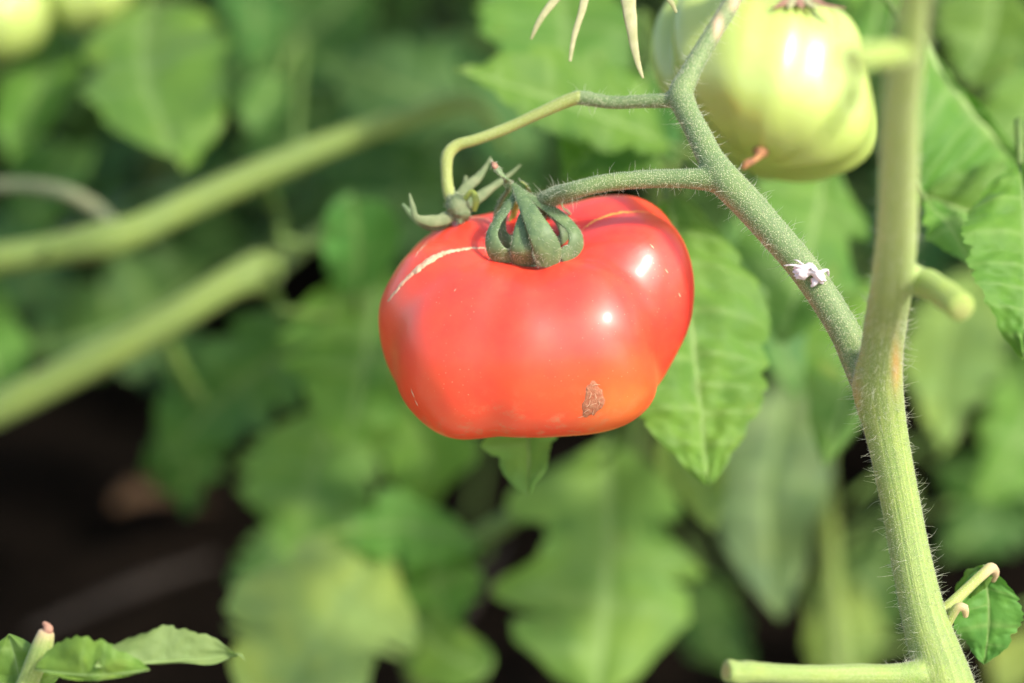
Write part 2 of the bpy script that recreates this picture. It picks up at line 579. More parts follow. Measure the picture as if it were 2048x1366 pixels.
def place_leaf(plant, base, tip, width, color=GREEN, roll=0.0, seed=0, petiole_to=None, face=None, name='leaf', pet_w=None, label=None, rib=0.7, **kw):
    """blade from base to tip (px, py, d) with midrib and petiole as its own pieces"""
    B, T = P(*base), P(*tip)
    e1 = T - B
    L = e1.length
    dm = (base[2] + tip[2]) / 2
    V, F, vein = leaf_mesh(L, width * S(dm), seed, **kw)
    m = V.shape[1] // 2
    mid = V[:, m, :].copy()
    # lay the chord of the bent midrib on base -> tip
    c = mid[-1] - mid[0]
    cl = np.linalg.norm(c)
    ang = math.atan2(c[2], c[0])
    Rm = np.array([[math.cos(ang), 0, math.sin(ang)], [0, 1, 0], [-math.sin(ang), 0, math.cos(ang)]])
    s = L / cl
    V = (V - mid[0]) @ Rm.T
    V[..., 0] *= s
    e1 = e1.normalized()
    f = Vector(face) if face else (BACK * 0.85 + Vector((0, 0, 1)) * 0.35 + RIGHT * 0.1)
    e3 = (f - e1 * f.dot(e1)).normalized()
    e3 = Quaternion(e1, R(roll)) @ e3
    e2 = e3.cross(e1)
    A = np.array([e1, e2, e3])
    W_ = V @ A + np.array(B)
    o = obj(name, W_.reshape(-1, 3), F, M_LEAF, plant, B, {'vein': vein.ravel()})
    o.color = (*[x * random.uniform(0.9, 1.1) for x in color], 1)
    if label: o['label'] = label
    midw = W_[:, m, :]
    rr = np.linspace(0.0008, 0.0002, len(midw)) * min(1.0, L / 0.06 + 0.3) * rib
    path = np.hstack([midw - np.array(e3) * rr[:, None] * 0.75, rr[:, None]])
    v, fc = sweep(path[::2], 6)
    obj('midrib', v, fc, M_RIB, o)
    if petiole_to is not None:
        q = Vector(petiole_to) if len(petiole_to) == 3 and not isinstance(petiole_to, tuple) else P(*petiole_to)
        pr = pet_w if pet_w else 0.0013
        c1 = B - e1 * min(0.02, (B - q).length * 0.4)
        pts = spline([(*B, 0.0010), (*c1, pr), (*((c1 + q) / 2 - Vector((0, 0, 0.006))), pr), (*q, pr * 1.2)], 0.004)
        v, fc = sweep(pts, 8)
        obj('petiole', v, fc, M_PETIOLE, o)
    return o


def stem_attrs(V, centers, stain=None, cork=None):
    """distance along and angle around the nearest centreline, for the skin material"""
    C = np.vstack([c[:, :3] for c in centers])
    Sx = np.concatenate([np.arange(len(c)) * 0.0012 for c in centers])
    T = np.vstack([unit(np.gradient(c[:, :3], axis=0)) for c in centers])
    out = np.zeros((len(V), 3), np.float32)
    for a in range(0, len(V), 4000):
        v = V[a:a + 4000]
        d = ((v[:, None, :] - C[None]) ** 2).sum(-1)
        k = d.argmin(1)
        r = v - C[k]
        t = T[k]
        ref = np.cross(t, np.array(FWD))
        ref = unit(ref)
        bb = np.cross(t, ref)
        an = np.arctan2((r * bb).sum(1), (r * ref).sum(1))
        out[a:a + 4000, 0] = Sx[k] * 0.15
        out[a:a + 4000, 1] = np.cos(an) * 3
        out[a:a + 4000, 2] = np.sin(an) * 3
    return out


def remeshed(parts, voxel=0.0006, smooth=6):
    V, F = merge(parts)
    me = mesh_of('tmp', V, F)
    o = bpy.data.objects.new('tmp', me)
    COL.objects.link(o)
    m = o.modifiers.new('r', 'REMESH')
    m.mode, m.voxel_size = 'VOXEL', voxel
    s = o.modifiers.new('s', 'SMOOTH')
    s.factor, s.iterations = 0.5, smooth
    dg = bpy.context.evaluated_depsgraph_get()
    ev = o.evaluated_get(dg)
    q = ev.to_mesh()
    nv = len(q.vertices)
    V2 = np.zeros(nv * 3, np.float32)
    q.vertices.foreach_get('co', V2)
    N2 = np.zeros(nv * 3, np.float32)
    q.vertices.foreach_get('normal', N2)
    F2 = [tuple(p.vertices) for p in q.polygons]
    ev.to_mesh_clear()
    bpy.data.objects.remove(o)
    bpy.data.meshes.remove(me)
    F2 = [f if len(f) == 4 else (f[0], f[1], f[2], f[2]) for f in F2]
    tri = [f for f in F2 if f[2] == f[3]]
    if tri:
        return V2.reshape(-1, 3).astype(float), [f if f[2] != f[3] else f[:3] for f in F2], N2.reshape(-1, 3)
    return V2.reshape(-1, 3).astype(float), np.array(F2), N2.reshape(-1, 3)


def hairs(name, V, N, parent, count, lo, hi, rad, seed, lean=None, bend=0.5, segs=4, ring=0, mat=None):
    """many fine tapering bent hairs as one mass"""
    rs = np.random.RandomState(seed)
    k = rs.choice(len(V), count, replace=count > len(V))
    b, n = V[k], unit(N[k])
    if ring:                                   # slide off the rows of the swept mesh
        k2 = (k // ring) * ring + (k + 1) % ring
        k3 = np.minimum(k + ring, len(V) - 1)
        b = b + (V[k2] - b) * rs.rand(count, 1) + (V[k3] - b) * rs.rand(count, 1) * (np.linalg.norm(V[k3] - b, axis=1, keepdims=True) < 0.002)
    r1 = unit(rs.normal(size=(count, 3)))
    t1 = unit(np.cross(n, r1))
    dirn = unit(n + 0.45 * t1 * rs.uniform(0, 1, (count, 1)) + (0 if lean is None else np.array(lean)))
    ln = lo + (hi - lo) * rs.beta(1.3, 3.0, (count, 1))
    cur = unit(np.cross(dirn, unit(rs.normal(size=(count, 3)))))
    bd = bend * rs.uniform(-1, 1, (count, 1))
    ex = unit(np.cross(dirn, cur))
    rows = []
    for s in range(segs + 1):
        t = s / segs
        c = b + dirn * ln * t * (1 - 0.12 * abs(bd) * t) + cur * ln * bd * t * t
        r = rad * (1 - 0.75 * t) * (0.7 + 0.6 * rs.rand(count, 1) if s == 0 else 1)
        for q in range(3):
            an = q * 2.0944
            rows.append(c + (ex * math.cos(an) + cur * math.sin(an)) * r)
    A = np.stack(rows, 1)                      # count, (segs+1)*3, 3
    m = (segs + 1) * 3
    f = []
    for s in range(segs):
        for q in range(3):
            f.append((s * 3 + q, s * 3 + (q + 1) % 3, s * 3 + 3 + (q + 1) % 3, s * 3 + 3 + q))
    F = (np.array(f)[None] + (np.arange(count) * m)[:, None, None]).reshape(-1, 4)
    o = obj(name, A.reshape(-1, 3), F, mat or M_HAIR, parent)
    o['kind'] = 'stuff'
    return o


# ------------------------------------------------------------------ fruits
def fruit_body(cx, cy, dc, a, b, elev, roll, grooves, dent, outline=None, nphi=360, nth=190, bot_dent=0.10, seed=1, power=0.9):
    """lobed tomato around (cx, cy, dc): returns world verts, faces and per-vertex azimuth, polar angle and groove depth"""
    th = np.linspace(0.0, math.pi, nth + 1)
    ph = np.linspace(-math.pi, math.pi, nphi, endpoint=False)
    TH, PH = np.meshgrid(th, ph, indexing='ij')
    g = np.zeros_like(PH)
    for (p0, dp, wd, g0, g1) in grooves:
        dd = (PH - R(p0) + math.pi) % (2 * math.pi) - math.pi
        fade = g0 + (g1 - g0) * (TH / math.pi)
        g += dp * np.exp(-(dd / R(wd)) ** 2) * fade
    st, ct = np.sin(TH), np.cos(TH)
    rr = a * np.sign(st) * np.abs(st) ** power * (1 - g)
    zz = b * np.sign(ct) * np.abs(ct) ** 0.92
    q = rr / a
    zz = zz - dent * b * np.exp(-(q / 0.42) ** 2) * (ct > 0) + bot_dent * b * np.exp(-(q / 0.35) ** 2) * (ct < 0)
    zz = zz * (1 - 0.45 * g * np.exp(-((q - 0.55) / 0.4) ** 2))
    e, ro = R(elev), R(roll)
    ax = np.array([-math.sin(ro) * math.cos(e), math.cos(ro) * math.cos(e), math.sin(e)])
    fr = np.array([0, 0, 1.0]) - ax * ax[2]
    fr /= np.linalg.norm(fr)
    rt = np.cross(ax, fr)
    V = ax * zz[..., None] + (fr * np.cos(PH)[..., None] + rt * np.sin(PH)[..., None]) * rr[..., None]
    V = V.reshape(-1, 3)
    # gentle irregularity
    for i in range(len(V)):
        v = Vector(V[i])
        V[i] *= 1 + 0.018 * mnoise.noise(v * 38 + Vector((seed * 7.1, 0, 0)))
    if outline is not None:
        sc = S(dc)
        oa = np.array([math.atan2(cy - y, x - cx) for x, y in outline])
        orr = np.array([math.hypot(x - cx, y - cy) for x, y in outline]) * sc
        k = np.argsort(oa)
        oa, orr = oa[k], orr[k]
        oa3 = np.concatenate([oa - 2 * math.pi, oa, oa + 2 * math.pi])
        orr3 = np.tile(orr, 3)
        al = np.arctan2(V[:, 1], V[:, 0])
        rho = np.hypot(V[:, 0], V[:, 1])
        nb = 120
        bi = ((al + math.pi) / (2 * math.pi) * nb).astype(int) % nb
        cur = np.zeros(nb)
        np.maximum.at(cur, bi, rho)
        cen = (np.arange(nb) + 0.5) / nb * 2 * math.pi - math.pi
        tgt = np.interp(cen, oa3, orr3)
        ratio = tgt / cur
        ker = np.array([1, 2, 3, 2, 1]) / 9
        ratio = np.convolve(np.concatenate([ratio[-2:], ratio, ratio[:2]]), ker, 'valid')
        ca = np.concatenate([cen - 2 * math.pi, cen, cen + 2 * math.pi])
        sr = np.interp(al, ca, np.tile(ratio, 3))
        cr = np.interp(al, ca, np.tile(cur, 3))
        wgt = np.clip(rho / cr, 0, 1) ** 1.0
        f = 1 + (sr - 1) * wgt
        V[:, 0] *= f
        V[:, 1] *= f
    c = P(cx, cy, dc)
    A = np.array([RIGHT, UP, BACK])
    Wd = V @ A + np.array(c)
    n, m = nth + 1, nphi
    i, j = np.meshgrid(np.arange(n - 1), np.arange(m), indexing='ij')
    jn = (j + 1) % m
    F = np.stack([i * m + j, (i + 1) * m + j, (i + 1) * m + jn, i * m + jn], -1).reshape(-1, 4)
    return Wd, F, V, PH.ravel(), TH.ravel(), g.ravel()


RED_OUT = [(757, 655), (760, 600), (785, 550), (815, 500), (850, 470), (900, 438), (960, 425), (1020, 418), (1080, 412), (1140, 402),
           (1190, 390), (1240, 384), (1290, 392), (1335, 425), (1366, 475), (1384, 530), (1388, 580), (1381, 645), (1350, 715),
           (1318, 775), (1285, 822), (1245, 850), (1195, 864), (1130, 869), (1060, 870), (1000, 871), (960, 875), (925, 879), (880, 869),
           (835, 832), (795, 775), (768, 715)]


def build_red():
    root = thing('ripe_tomato', P(1060, 520, 0.018), 'ripe red lobed tomato with tan growth cracks hanging under its green calyx', 'tomato')
    gr = [(60, 0.130, 14, 1.2, 0.5), (8, 0.065, 18, 1.4, 0.3), (-22, 0.050, 11, 1.2, 0.9), (-72, 0.05, 12, 1.2, 0.5),
          (-115, 0.07, 14, 1.2, 0.6), (112, 0.07, 15, 1.2, 0.5), (160, 0.08, 15, 1.2, 0.5), (-155, 0.06, 14, 1.2, 0.5)]
    W_, F, V, PH, TH, g = fruit_body(1072, 632, 0.033, 0.0395, 0.0262, 34, 5, gr, 0.30, RED_OUT, 420, 220, 0.12, 1, 0.86)
    nz = V / np.linalg.norm(V, axis=1, keepdims=True)
    ripe = 0.72 - 0.28 * np.clip(-nz[:, 1], 0, 1) - 0.38 * np.clip(-nz[:, 0] - 0.40, 0, 1) - 0.29 * np.exp(-(((V[:, 0] - 0.021) / 0.013) ** 2 + ((V[:, 1] + 0.022) / 0.014) ** 2)) + 0.10 * np.clip(nz[:, 1], 0, 1)
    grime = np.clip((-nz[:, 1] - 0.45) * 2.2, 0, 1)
    body = obj('fruit_body', W_, F, M_RED, root, P(1072, 632, 0.033), {'ripe': ripe, 'grime': grime})
    bvh = BVHTree.FromPolygons([Vector(x) for x in W_], F.tolist())

    def hit(px, py, off=0.0):
        dr = (P(px, py) - CAM).normalized()
        h = bvh.ray_cast(CAM, dr)
        if h[0] is None:
            h = bvh.find_nearest(P(px, py, 0.03))
            return h[0] + h[1] * off, h[1]
        n = h[1] if h[1].dot(dr) < 0 else -h[1]
        return h[0] + n * off, n

    def ridge(name, pts, mat, label, seed, fl=0.35):
        """raised seam lying on the skin: rows (px, py, width px)"""
        rs = random.Random(seed)
        rows, nor = [], []
        c = spline([(a[0], a[1], 0, a[2]) for a in pts], 4)
        for x, y, _, wd in c:
            h, n = hit(x + rs.uniform(-1, 1), y + rs.uniform(-1, 1), -0.00004)
            rows.append((*h, max(wd, 0.7) * 0.5 * S(0.02) * rs.uniform(0.75, 1.25)))
            nor.append(n)
        v, f = sweep(np.array(rows), 8, fl, np.array([tuple(n) for n in nor]))
        o = obj(name, v, f, mat, root)
        o['label'] = label
        return o

    ridge('growth_crack', [(984, 500, 2), (960, 496, 7), (920, 499, 10), (880, 509, 16), (845, 531, 17), (815, 556, 13), (792, 582, 9), (775, 603, 5)],
          M_CORK, 'broad tan corky crack running from calyx to left shoulder', 1)
    ridge('growth_crack', [(982, 441, 2), (955, 434, 5), (925, 437, 5), (895, 449, 3)], M_CORK, 'thin tan crack on the rear left shoulder', 2)
    ridge('growth_crack', [(860, 478, 1.5), (842, 498, 4), (828, 515, 2)], M_CORK, 'short faint crack along the left edge', 3)
    ridge('skin_seam', [(1158, 466, 2), (1180, 447, 6), (1215, 431, 8), (1250, 424, 8), (1285, 424, 6), (1315, 432, 3), (1335, 450, 1.5)],
          M_SEAM, 'thin orange seam arching over the right lobe', 4, 0.2)
    # scab: a dull dry patch with pale flakes
    cols, rows_ = 18, 24
    vv, ff = [], []
    rs = random.Random(5)
    cen = (1183, 800)
    for r_ in range(10):
        for k in range(28):
            an = k / 28 * 2 * math.pi
            rad = 1 + 0.12 * math.sin(3 * an + 1) + 0.07 * math.sin(7 * an) + 0.04 * math.sin(11 * an + 2)
            t = r_ / 9
            x = cen[0] + math.cos(an) * 22 * rad * t - math.sin(an) * 9 * t * (1 if math.sin(an) > 0 else 0.2) + 4
            y = cen[1] + math.sin(an) * 37 * rad * t
            h, n = hit(x, y, 0.00025 * (1 - t ** 4) - 0.0001 * (t > 0.95))
            vv.append(tuple(h))
    for r_ in range(9):
        for k in range(28):
            k2 = (k + 1) % 28
            ff.append((r_ * 28 + k, r_ * 28 + k2, (r_ + 1) * 28 + k2, (r_ + 1) * 28 + k))
    sc = obj('scab', np.array(vv), np.array(ff), M_SCAB, root)
    sc['label'] = 'dull brown scab with pale flakes low on the front'
    for k, (x, y, ln, an) in enumerate([(1180, 790, 14, 70), (1190, 792, 12, 95), (1176, 806, 18, 60), (1187, 808, 14, 20), (1196, 806, 12, 80), (1172, 822, 16, 30), (1186, 824, 12, 75), (1162, 832, 14, 15), (1192, 770, 16, 8)]):
        cx_, sy_ = math.cos(R(an)) * ln / 2, math.sin(R(an)) * ln / 2
        pts = [(x - cx_, y + sy_, 0.8), (x + rs.uniform(-3, 3), y + rs.uniform(-3, 3), 1.6), (x + cx_, y - sy_, 0.8)]
        rw, no = [], []
        for a in spline([(q[0], q[1], 0, q[2]) for q in pts], 3):
            h, n = hit(a[0], a[1], 0.00025)
            rw.append((*h, a[3] * 0.5 * S(0)))
            no.append(tuple(n))
        v, f = sweep(np.array(rw), 6, 0.5, np.array(no))
        obj('flake', v, f, M_SCABEDGE, sc)
    for k, (x0, y0, x1, y1) in enumerate([(822, 778, 829, 796), (830, 800, 836, 812), (1330, 538, 1336, 546), (1357, 586, 1361, 594), (1300, 488, 1308, 497), (908, 583, 912, 577)]):
        rw, no = [], []
        for t in (0, 0.33, 0.66, 1):
            h, n = hit(x0 + (x1 - x0) * t, y0 + (y1 - y0) * t, 0.00003)
            rw.append((*h, 0.00022 * (1.2 - abs(t - 0.5) * 1.8)))
            no.append(tuple(n))
        v, f = sweep(np.array(rw), 6, 0.4, np.array(no))
        o = obj('scratch', v, f, M_TIP if k == 5 else M_CORK, root)

    # ---- calyx
    def z2(x, y):
        return 780 + x / 4.452, 290 + y / 4.452
    cal_c = np.array(P(1066, 480, 0.028))
    V_all, N_all = [], []

    # receptacle that the sepals grow from
    th = np.linspace(0, math.pi, 20)
    phs = np.linspace(0, 2 * math.pi, 32, endpoint=False)
    base_h, _ = hit(1066, 530)
    dz = project(base_h)[2]
    c0 = P(1066, 500, dz + 0.0075)
    axn = (UP * math.cos(R(34)) + BACK * math.sin(R(34)) - RIGHT * 0.08).normalized()
    fx = (BACK - axn * BACK.dot(axn)).normalized()
    rx = axn.cross(fx)
    vv = []
    for t in th:
        for p in phs:
            k = 1 + 0.07 * math.cos(6 * p)
            vv.append(c0 + axn * (0.0032 * math.cos(t)) + (fx * math.cos(p) + rx * math.sin(p)) * (0.0098 * k * math.sin(t)))
    i, j = np.meshgrid(np.arange(19), np.arange(32), indexing='ij')
    ff = np.stack([i * 32 + j, (i + 1) * 32 + j, (i + 1) * 32 + (j + 1) % 32, i * 32 + (j + 1) % 32], -1).reshape(-1, 4)
    cal = obj('calyx', np.array([tuple(x) for x in vv]), ff, M_SEPAL, root)

    def sepal(pts, mat=M_SEPAL, fl=0.16, keel=0.16, base_hit=True, inward=False, name='sepal', jit=0):
        rows = []
        for k, (x, y, d, wd) in enumerate(pts):
            x, y = z2(x, y)
            if base_hit and k == 0:
                h, n = hit(x, y, 0.0006)
                d = project(h)[2] - 0.001
            else:
                d += 0.007
            q = P(x, y, d)
            rows.append((*q, wd * 1.3 / 4.452 * 0.5 * S(d)))
        path = spline(rows, 0.0005)
        nrm = path[:, :3] - cal_c
        nrm = unit(nrm + np.array(BACK) * 0.006)
        v, f = sweep(path, 14, fl, nrm, True, keel, 0.06, len(V_all))
        o = obj(name, v, f, mat, cal)
        ctr = path[np.clip((np.arange(len(v)) // 14), 0, len(path) - 1), :3]
        V_all.append(v)
        N_all.append(unit(v - ctr + np.array(nrm[np.clip((np.arange(len(v)) // 14), 0, len(path) - 1)]) * 0.0006))
        return o

    sepal([(1390, 1070, 0.010, 150), (1405, 960, 0.0075, 190), (1345, 800, 0.006, 175), (1265, 640, 0.008, 130), (1185, 490, 0.012, 90), (1125, 390, 0.0155, 60), (1095, 345, 0.017, 26)])
    sepal([(1185, 1055, 0.010, 150), (1170, 930, 0.0085, 160), (1175, 790, 0.009, 130), (1195, 650, 0.011, 90), (1215, 540, 0.0135, 50), (1200, 450, 0.0155, 24)])
    sepal([(1100, 1010, 0.020, 150), (1030, 900, 0.0185, 170), (985, 790, 0.0185, 140), (1000, 660, 0.018, 90), (1070, 520, 0.017, 60), (1125, 420, 0.0165, 24)], base_hit=False)
    sepal([(1490, 1010, 0.020, 150), (1545, 900, 0.0185, 180), (1570, 790, 0.0185, 140), (1500, 670, 0.018, 90), (1330, 540, 0.0175, 60), (1190, 420, 0.0175, 24)], base_hit=False)
    sepal([(1060, 1020, 0.0135, 150), (945, 945, 0.0105, 140), (905, 820, 0.0105, 105), (945, 700, 0.0125, 85), (1030, 570, 0.014, 80), (1115, 445, 0.016, 50), (1135, 385, 0.017, 22)])
    sepal([(1540, 1020, 0.0135, 150), (1645, 920, 0.0105, 140), (1650, 800, 0.0105, 110), (1560, 680, 0.0125, 100), (1420, 570, 0.014, 90), (1270, 480, 0.016, 70), (1150, 390, 0.0175, 28)])
    sepal([(980, 860, 0.024, 80), (935, 720, 0.025, 70), (950, 590, 0.0245, 70), (1010, 460, 0.022, 70), (1060, 380, 0.019, 60), (1040, 320, 0.0175, 55), (985, 250, 0.016, 55), (940, 195, 0.0155, 40), (912, 155, 0.0155, 16)], base_hit=False, keel=0.02, fl=0.45)
    sepal([(1560, 880, 0.027, 70), (1650, 770, 0.027, 70), (1645, 670, 0.026, 55), (1590, 600, 0.025, 45), (1535, 555, 0.024, 48), (1530, 480, 0.0235, 42), (1565, 400, 0.024, 16)], base_hit=False)
    sepal([(1080, 900, 0.029, 90), (1075, 760, 0.030, 95), (1095, 640, 0.029, 80), (1130, 520, 0.025, 50), (1150, 420, 0.021, 24)], M_SEPAL_IN, base_hit=False)
    sepal([(1430, 930, 0.029, 80), (1440, 800, 0.030, 70), (1420, 690, 0.029, 60), (1330, 560, 0.026, 45), (1250, 440, 0.022, 40), (1205, 350, 0.020, 34), (1160, 322, 0.0195, 18)], M_SEPAL_IN, base_hit=False)
    o = sepal([(948, 205, 0.0153, 36), (925, 172, 0.0152, 40), (910, 150, 0.0152, 10)], M_TIP, 0.6, 0.0, False, name='sepal_tip')
    o['label'] = 'purplish brown dry sepal tip'
    Va, Na = np.vstack(V_all), np.vstack(N_all)
    hairs('calyx_hairs', Va, Na, cal, 2600, 0.0004, 0.0015, 0.000035, 31, bend=0.3, segs=3, ring=14)
    # gland-tipped fuzz along the foot of the calyx
    rsel = np.repeat(np.array([project(Vector(q))[1] > 500 for q in Va.reshape(-1, 14, 3).mean(1)]), 14)
    hairs('calyx_fuzz', Va[rsel], Na[rsel], cal, 2200, 0.00012, 0.00036, 0.00005, 33, bend=0.1, segs=1, ring=14)
    return root, hit


red, red_hit = build_red()

GREEN_OUT = [(1303, 100), (1312, 40), (1340, -10), (1400, -30), (1480, -20), (1560, -2), (1620, 4), (1680, 22), (1708, 60), (1726, 120), (1742, 190), (1752, 235),
             (1754, 268), (1740, 310), (1700, 342), (1650, 358), (1590, 364), (1530, 355), (1480, 335), (1440, 300), (1400, 262), (1360, 232), (1325, 190), (1308, 150)]


def build_green():
    root = thing('unripe_tomato', P(1590, 5, 0.085), 'pale green ribbed unripe tomato at the top behind the truss stem', 'tomato')
    gr = [(p, dp * 1.15, 12, 1.5, 0.6) for p, dp in ((-72, 0.14), (-38, 0.03), (-8, 0.035), (18, 0.055), (42, 0.06), (75, 0.05), (105, 0.1), (140, 0.1), (180, 0.1), (-110, 0.1), (-145, 0.1))]
    W_, F, V, PH, TH, g = fruit_body(1525, 172, 0.085, 0.031, 0.026, -14, -10, gr, 0.22, GREEN_OUT, 260, 150, 0.05, 4, 0.85)
    obj('fruit_body', W_, F, M_GREEN, root, P(1525, 172, 0.085), {'groove': np.clip(g / 0.14, 0, 1)})
    bvh = BVHTree.FromPolygons([Vector(x) for x in W_], F.tolist())
    h = bvh.ray_cast(CAM, (P(1522, 302) - CAM).normalized())
    q = h[0]
    d0 = project(q)[2]
    v, f = sweep(px_path([(1522, 300, d0 + 0.001, 34), (1521, 304, d0 - 0.0012, 24), (1517, 313, d0 - 0.004, 12), (1505, 322, d0 - 0.007, 12), (1494, 327, d0 - 0.008, 15), (1486, 336, d0 - 0.008, 8)], 0.0005), 10, wob=0.2)
    o = obj('style_remnant', v, f, M_BLOSSOM, root)
    o['label'] = 'hooked orange brown dried style'
    # calyx stump at the top edge
    cal = None
    for k, (x0, x1) in enumerate([(1560, 1545), (1580, 1578), (1600, 1606), (1622, 1640), (1650, 1690)]):
        v, f = sweep(px_path([(1595, -28, 0.085, 10), ((x0 + 1595) / 2, -5, 0.068, 22), (x0, 10, 0.062, 16), (x1, 16, 0.060, 5)], 0.0008), 8, 0.3, None)
        s = obj('sepal', v, f, M_SEPAL_DRY if k % 2 else M_TIP, root)
    v, f = sweep(px_path([(1595, -15, 0.082, 34), (1590, -45, 0.082, 30), (1560, -80, 0.08, 28), (1500, -60, 0.06, 30), (1482, -30, 0.042, 34)], 0.0015), 12)
    s = obj('fruit_stalk', v, f, M_PEDICEL, root)


build_green()

# two more pale fruits of the row behind, far out of focus in the corner
def pale_fruit(cx, cy, d, rpx, label, sd):
    a = rpx * S(d)
    gr = [(p, 0.08, 14, 1.2, 0.6) for p in range(-180, 180, 45)]
    root = thing('unripe_tomato', P(cx, cy - rpx * 0.7, d), label, 'tomato')
    W_, F, V, PH, TH, g = fruit_body(cx, cy, d, a, a * 0.85, 25, sd * 7, gr, 0.25, None, 96, 60, 0.08, sd)
    obj('fruit_body', W_, F, M_PALE, root, P(cx, cy, d), {'groove': np.clip(g / 0.14, 0, 1)})
    for k in range(5):
        an = k * 1.257 + sd
        v, f = sweep(px_path([(cx, cy - rpx * 0.62, d - a * 0.25, 10), (cx + math.cos(an) * rpx * 0.25, cy - rpx * 0.6 + math.sin(an) * rpx * 0.12, d - a * 0.5, 18), (cx + math.cos(an) * rpx * 0.55, cy - rpx * 0.5 + math.sin(an) * rpx * 0.2, d - a * 0.75, 4)], 0.003), 6, 0.3)
        obj('sepal', v, f, M_SEPAL, root)
    v, f = sweep(px_path([(cx, cy - rpx * 0.62, d - a * 0.2, 16), (cx - 8, cy - rpx * 0.95, d, 14), (cx - 30, cy - rpx * 1.6, d + 0.02, 14)], 0.003), 8)
    obj('fruit_stalk', v, f, M_PEDICEL, root)


pale_fruit(-15, 25, 0.35, 118, 'blurred pale unripe tomato cut by the top left corner', 1)
pale_fruit(165, -30, 0.37, 104, 'blurred pale unripe tomato cut by the top edge above the big upper leaf', 2)

# ------------------------------------------------------------------ the main plant
plant = thing('tomato_plant', (P(1905, 1400, 0).x, P(1905, 1400, 0).y + 0.02, 0.0), 'hairy tomato plant whose stem and fruit truss cross the right side in focus', 'tomato plant')


